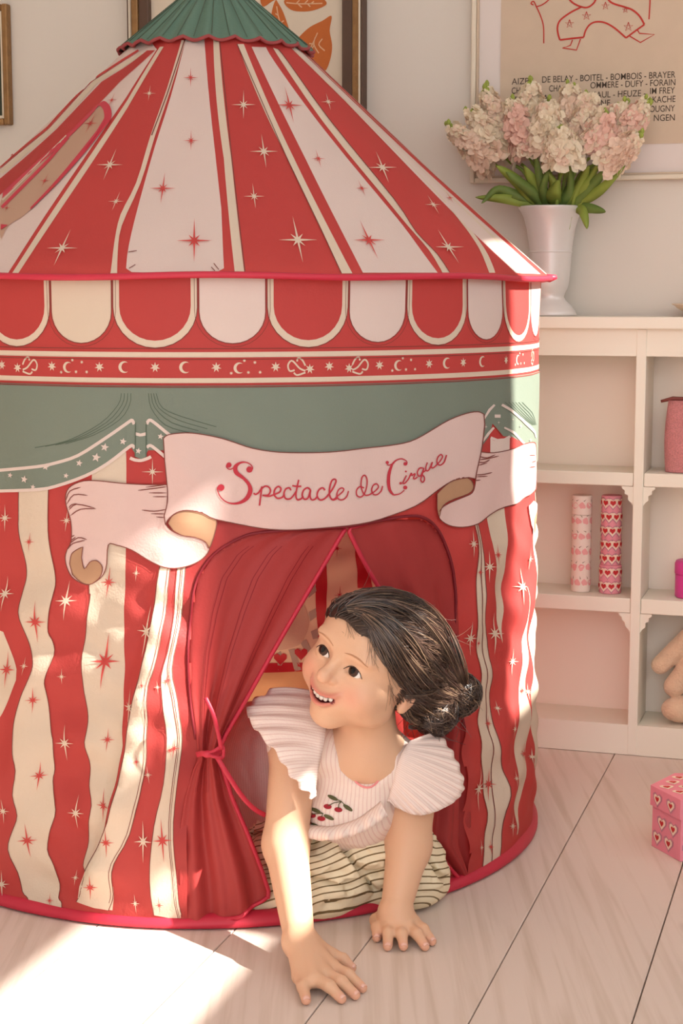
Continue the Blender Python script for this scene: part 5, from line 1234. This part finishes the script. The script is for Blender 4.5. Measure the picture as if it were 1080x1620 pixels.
strands_on(hc0+M_*.1, n, lift, rs.uniform(.0004, .0011, NS), np.full(NS, .0003), [hcols[k] for k in rs.choice(6, NS, p=[.22, .26, .22, .14, .06, .10])])
def lock(px, rad, num, lift0=.004, tw=3., pal=(.18, .24, .24, .18, .10, .06), bulge=.0):   # a wavy lock that lies on the hair
    C_ = cr(px, 5); ctr = []
    for x, y in C_:
        d = ray(x, y); d = d/np.linalg.norm(d); h_ = Hf.march(EYE, d, 1.85, 2.35); ctr.append(h_ if h_ is not None else (ctr[-1]+CR*(x-px_)*.0008-CU*(y-py_)*.0008 if ctr else at(x, y, 2.07))); px_, py_ = x, y
    ctr = np.array(ctr); m = len(ctr)
    for _ in range(3): ctr[1:-1] = (ctr[:-2]+2*ctr[1:-1]+ctr[2:])/4
    T_ = np.gradient(ctr, axis=0); T_ /= np.linalg.norm(T_, axis=1)[:, None]; N1 = np.cross(T_, CF); N1 /= np.linalg.norm(N1, axis=1)[:, None]; N2 = np.cross(T_, N1)
    u = np.linspace(0, 1, m); env = (np.sin(math.pi*np.clip(u*.9+.08, 0, 1))**.6)*rad
    for k in range(num):
        rr, a0 = math.sqrt(rs.rand()), rs.uniform(0, 6.28); a_ = a0+tw*u+rs.normal()*.2
        P_ = ctr-CF*(lift0+bulge*np.sin(math.pi*u))[:, None]+N1*(env*rr*np.cos(a_))[:, None]+N2*(env*rr*np.sin(a_)*.45)[:, None]+N1*(rs.normal()*.0015*np.sin(u*rs.uniform(4, 12)))[:, None]
        strand(P_, rs.uniform(.0004, .0008), .0003, hcols[rs.choice(6, p=pal)])
for px, rad, num in (([(548,962),(580,946),(640,946),(695,985),(728,1050),(738,1082)], .010, 60), ([(550,964),(600,958),(655,980),(705,1030),(732,1080)], .011, 70), ([(560,966),(605,980),(650,1020),(695,1066),(728,1090)], .011, 75),
                     ([(572,974),(608,1004),(645,1050),(688,1090),(722,1100)], .011, 75), ([(586,994),(612,1034),(640,1074),(678,1106),(716,1112)], .011, 75), ([(598,1022),(614,1068),(640,1102),(676,1126),(708,1122)], .011, 75),
                     ([(608,1052),(620,1092),(644,1124),(680,1142),(704,1132)], .009, 60), ([(616,1080),(630,1112),(650,1138),(682,1150)], .007, 40), ([(640,1100),(668,1092),(700,1080),(730,1078)], .009, 50), ([(625,1108),(655,1104),(680,1120),(668,1146),(645,1150)], .007, 40)):
    lock(px, rad, num)
for k in range(330):                                   # swirl of the bun and the loose knot in front of it
    c, R = (BUN, .0275) if k % 4 else (at(688, 1126, 2.092), .027)
    ax = rs.normal(size=3)*.5+np.array([.6, -.5, .5]); ax /= np.linalg.norm(ax); u = np.cross(ax, rs.normal(size=3)); u /= np.linalg.norm(u); w = np.cross(ax, u); off = rs.uniform(-.85, .85); a0 = rs.uniform(0, 6.28); sp = rs.uniform(1.5, 3.5)
    rr = R*math.sqrt(1-off*off)*rs.uniform(.97, 1.14)
    strand([c+ax*R*off+rr*(math.cos(a0+sp*t)*u+math.sin(a0+sp*t)*w) for t in np.linspace(0, 1, 11)], .0008, .0004, hcols[rs.choice(6, p=[.20, .24, .22, .18, .10, .06])])
for k in range(60):                                    # stray hairs
    i_ = rs.randint(NS); p = loc[i_]; d = d0[i_]
    dirv = (bunl-p)/np.linalg.norm(bunl-p)+rs.normal(size=3)*.5+d*.35; g = rs.normal(size=3)*.5; Ls = rs.uniform(.02, .045)
    strand([HO+(p+dirv*Ls*t+g*Ls*t*t*.6+d*.006*t)@HM for t in np.linspace(0, 1, 7)], .0003, .00015, hcols[rs.choice([1, 2, 3])])
for k in range(34):                                    # fine fringe by the temple and ear, lying on the skin
    x0, y0 = [(562+rs.uniform(-20, 8), 972+rs.uniform(-2, 6)), (594+rs.uniform(-12, 6), 1012+rs.uniform(-14, 14)), (618+rs.uniform(-5, 5), 1075+rs.uniform(-20, 20))][k % 3]
    dx, dy = rs.uniform(-10, 14), rs.uniform(18, 44); path = []
    for t in np.linspace(0, 1, 8):
        d = ray(x0+dx*t*t, y0+dy*t); d = d/np.linalg.norm(d); h1 = B.march(EYE, d, 1.85, 2.3)
        if h1 is not None: path.append(h1-d*(.0008+.0030*(1-t)))
    if len(path) > 4: strand(path, .00035, .00015, hcols[rs.choice([2, 3, 4])])
for k in range(40):
    a_ = at(rs.uniform(640, 715), rs.uniform(1132, 1150), 2.085+rs.uniform(-.02, .02)); b_ = a_+np.array([rs.normal()*.02, rs.normal()*.01, -rs.uniform(.005, .03)]); m_ = (a_+b_)/2+rs.normal(size=3)*.008
    strand([np.array(q_) for q_ in cr([a_+[0, 0, .012], m_, b_], 4)], .0004, .0002, hcols[rs.choice([0, 1, 2])])
so = mesh('hair_strands', SV, SF, None, 'hair_strand', True); wparent(so, ho); so['kind'] = 'stuff'
ca = so.data.color_attributes.new('tint', 'FLOAT_COLOR', 'POINT'); ca.data.foreach_set('color', np.c_[np.array(SCOL), np.ones(len(SCOL))].astype(np.float32).ravel())
# ------------------------------------------------------------------ clothes
Bl = Field((-.26, 1.93, .02), (.22, 2.56, .36), .0032)
CH2 = at(556, 1266, 2.105)
Bl.cone(NB+np.array([0, .012, -.006]), CH2, .050, .056, .02); Bl.cone(CH2, at(440, 1250, 2.33), .058, .095, .04); Bl.cone(at(500, 1165, 2.16), at(395, 1215, 2.36), .055, .098, .04)
Bl.cone(NB, SHR, .040, .036, .02); Bl.cone(NB, SHL, .040, .036, .02)
Bl.cone(CH2, at(522, 1284, 2.06), .046, .024, .03); Bl.cone(CH2, at(585, 1266, 2.075), .046, .024, .03)
sl, PP = Bl._box(Bl.lo, Bl.lo+Bl.h*(Bl.n-1)); Bl.d += (.0016*vnoise(PP, 75., 1.)+.0010*vnoise(PP, 150., 2.)).astype(np.float32)
Bl.cone(at(580, 1140, 2.00), at(578, 1208, 1.99), .046, .036, .006, 'sub'); Bl.cone(at(580, 1120, 2.06), at(578, 1200, 2.04), .050, .034, .006, 'sub')
inner = Bl.d+.004
blo, _ = Bl.mesh('blouse', 'blouse_cloth', person); blo['label'] = 'pale pink finely striped blouse'
def frill(name, inner, outer, waves, amp, m, n=70, rows=12, label=None, ph=0., bulge=.010):
    I = np.array(cr(inner, 12)); O = np.array(cr(outer, 12)); ti = np.linspace(0, 1, len(I)); to = np.linspace(0, 1, len(O)); V = []
    q = np.linspace(0, 1, n); I = np.stack([np.interp(q, ti, I[:, k]) for k in range(3)], 1); O = np.stack([np.interp(q, to, O[:, k]) for k in range(3)], 1)
    for i in range(n):
        t = O[min(i+1, n-1)]-O[max(i-1, 0)]; d = O[i]-I[i]; nn = np.cross(t, d); nn /= np.linalg.norm(nn)+1e-9
        if nn@CF > 0: nn = -nn
        for j in range(rows):
            v = j/(rows-1); p = I[i]+d*v; p = p+nn*(bulge*math.sin(math.pi*v*.8)+amp*v**1.3*math.sin(2*math.pi*waves*q[i]+ph+.6*math.sin(5*q[i]))); V.append(p)
    o = wparent(mesh(name, V, grid_faces(n, rows), None, m, True), blo); solidify(o, .0016)
    uv = o.data.uv_layers.new(name='UVMap'); Lw = np.linalg.norm(np.diff(O, axis=0), axis=1).sum()
    vi = np.zeros(len(o.data.loops), np.int32); o.data.loops.foreach_get('vertex_index', vi); uv.data.foreach_set('uv', np.stack([(vi//rows)/(n-1)*Lw, (vi % rows)/(rows-1)*.05], 1).astype(np.float32).ravel())
    if label: o['label'] = label
    return o
frill('sleeve_frill', [at(512, 1098, 2.10), at(517, 1130, 2.045), at(512, 1175, 2.018), at(503, 1220, 2.012), at(497, 1262, 2.010)],
      [at(432, 1096, 2.12), at(394, 1122, 2.09), at(400, 1152, 2.045), at(436, 1196, 1.998), at(462, 1236, 1.985), at(490, 1266, 1.988)], 9, .0036, 'sleeve_cloth', n=130, bulge=.008, label='wide ruffled sleeve over the outstretched arm')
frill('sleeve_frill', [at(648, 1172, 2.06), at(634, 1195, 2.045), at(622, 1230, 2.045), at(614, 1266, 2.05)],
      [at(690, 1160, 2.10), at(716, 1196, 2.085), at(732, 1242, 2.07), at(718, 1268, 2.055), at(684, 1286, 2.035), at(652, 1288, 2.035), at(612, 1270, 2.045)], 13.5, .0022, 'sleeve_cloth', n=150, ph=1.2, bulge=.004, label='ruffled sleeve at the shoulder near the bun')
def onblouse(x, y, lift=.001, k=0.):
    d = ray(x, y); d = d/np.linalg.norm(d); h = Bl.march(EYE, d, 1.8, 2.6); return (h-d*lift) if h is not None else at(x, y, 2.04)
hemi = [onblouse(*p, .0) for p in ((484,1300),(500,1306),(523,1308),(545,1303),(568,1294),(586,1281),(602,1268))]
hemo = [p+np.array([dx*.0008, -.012, -.016]) for p, dx in zip(hemi, (-8,-4,0,4,8,12,12))]
frill('hem_frill', hemi, hemo, 7, .0030, 'blouse_cloth', 60, 6)
a = Acc(); a.add(*tube([onblouse(*p, .0005) for p in cr([(528,1152),(536,1180),(548,1212),(562,1236),(580,1246),(596,1238),(610,1212),(620,1180)], 4)], .0014, 6)); a.build('neck_edging', blo, 'pink_thread', True)
a1, a2 = Acc(), Acc()
def patch(acc, cx, cy, rx, ry, rot):
    c, s_ = math.cos(rot), math.sin(rot); P_ = [onblouse(cx, cy, .0016)]
    for k in range(12): t = 2*math.pi*k/12; x, y = rx*math.cos(t), ry*math.sin(t); P_.append(onblouse(cx+x*c-y*s_, cy+x*s_+y*c, .0013))
    acc.add(P_, [(0, 1+(k+1) % 12, 1+k) for k in range(12)])
for cx, cy in ((518,1276),(535,1281),(493,1290),(508,1295),(486,1302)): patch(a1, cx, cy, 6.6, 4.0, .15)
for cx, cy, r_ in ((526,1262,.45),(550,1278,.6),(499,1282,.4),(520,1293,.45),(495,1305,.3)): patch(a2, cx, cy, 9, 3.2, r_)
for L_ in ([(518,1275),(528,1270),(540,1268)],[(535,1279),(536,1272),(540,1268)],[(527,1262),(540,1268),(550,1278)],[(493,1288),(504,1287),(511,1287)],[(508,1293),(511,1287),(499,1282)]): a2.add(*tube([onblouse(*p, .0015) for p in L_], .0006, 5))
a1.build('cherry_embroidery', blo, 'cherry_thread')['kind'] = 'stuff'; a2.build('leaf_embroidery', blo, 'leaf_thread')['kind'] = 'stuff'
Tr = Field((-.20, 1.90, .004), (.24, 2.52, .24), .0030)
KNR, KNL = fl(500, 1378, .055), fl(640, 1372, .050)
HIP = at(470, 1310, 2.33)
Tr.cone(HIP, KNR, .082, .056, .03); Tr.cone(HIP+np.array([.07, .02, 0]), KNL, .082, .056, .03); Tr.cone(KNR, fl(560, 1374, .050), .052, .046, .02); Tr.cone(at(515, 1352, 2.10), at(592, 1340, 2.11), .050, .046, .02)
Tr.cone(KNR, fl(408, 1428, .018), .040, .020, .02); Tr.cone(KNL, fl(672, 1385, .030), .045, .030, .02); Tr.cone(KNR, at(420, 1330, 2.30), .05, .07, .03)
sl, PP = Tr._box(Tr.lo, Tr.lo+Tr.h*(Tr.n-1))
fold = .0105*np.abs(vnoise(PP*np.array([1, .7, 1.3]), 85., 3.))+.0040*np.abs(vnoise(PP*np.array([1.4, 1, .8]), 170., 5.))
fold = (fold+.014*np.exp(-(vnoise(PP*np.array([1.2, .6, 1.]), 55., 7.)/.15)**2))*sstep(.012, .055, PP[..., 2])
Tr.d = (Tr.d+fold-.006).astype(np.float32); Tr.d = np.maximum(Tr.d, (.0065-PP[..., 2]).astype(np.float32))
tro, _ = Tr.mesh('trousers', 'trouser_cloth', person); tro['label'] = 'baggy cream trousers with thin dark stripes'
# ------------------------------------------------------------------ plush toy in the lower shelf
def bunny():
    t = T_SHELF+.055
    def P(x, y, d=0.): s_, z = on_t(x, y, t+d); return rc(s_, t+d, z)
    f = Field(rc(sx(1018, 1080), T_SHELF, zb)-.06, rc(sx(1018, 1080), T_SHELF, zb)+np.array([.26, .12, .26]), .0028)
    f.cone(P(1100, 1000), P(1044, 1052, -.01), .020, .0165, .004); f.cone(P(1110, 1035), P(1066, 1086, -.015), .024, .019, .004); f.ell(P(1072, 1122, -.02), (.030, .026, .022), None, .004); f.cone(P(1078, 1124, -.015), P(1130, 1105, .0), .022, .03, .006)
    f.ell(P(1130, 1050, .005), (.042, .035, .06), None, .008); f.ell(P(1125, 960, .0), (.034, .032, .030), None, .008); f.cone(P(1135, 985), P(1090, 1015, -.005), .018, .014, .005)
    f.d = np.maximum(f.d, (zb+.001-(f.lo[2]+f.h*np.arange(f.n[2])))[None, None, :].astype(np.float32))
    o, _ = f.mesh('plush_toy', 'plush'); tag(o, 'beige plush toy with long soft limbs slumped in lower shelf', 'toy')
    a = Acc(); q = f.march(*(lambda a_, b_: (a_, b_-a_))(EYE, P(1072, 1122, -.02)), 2.2, 3.2)
    return o
bunny()
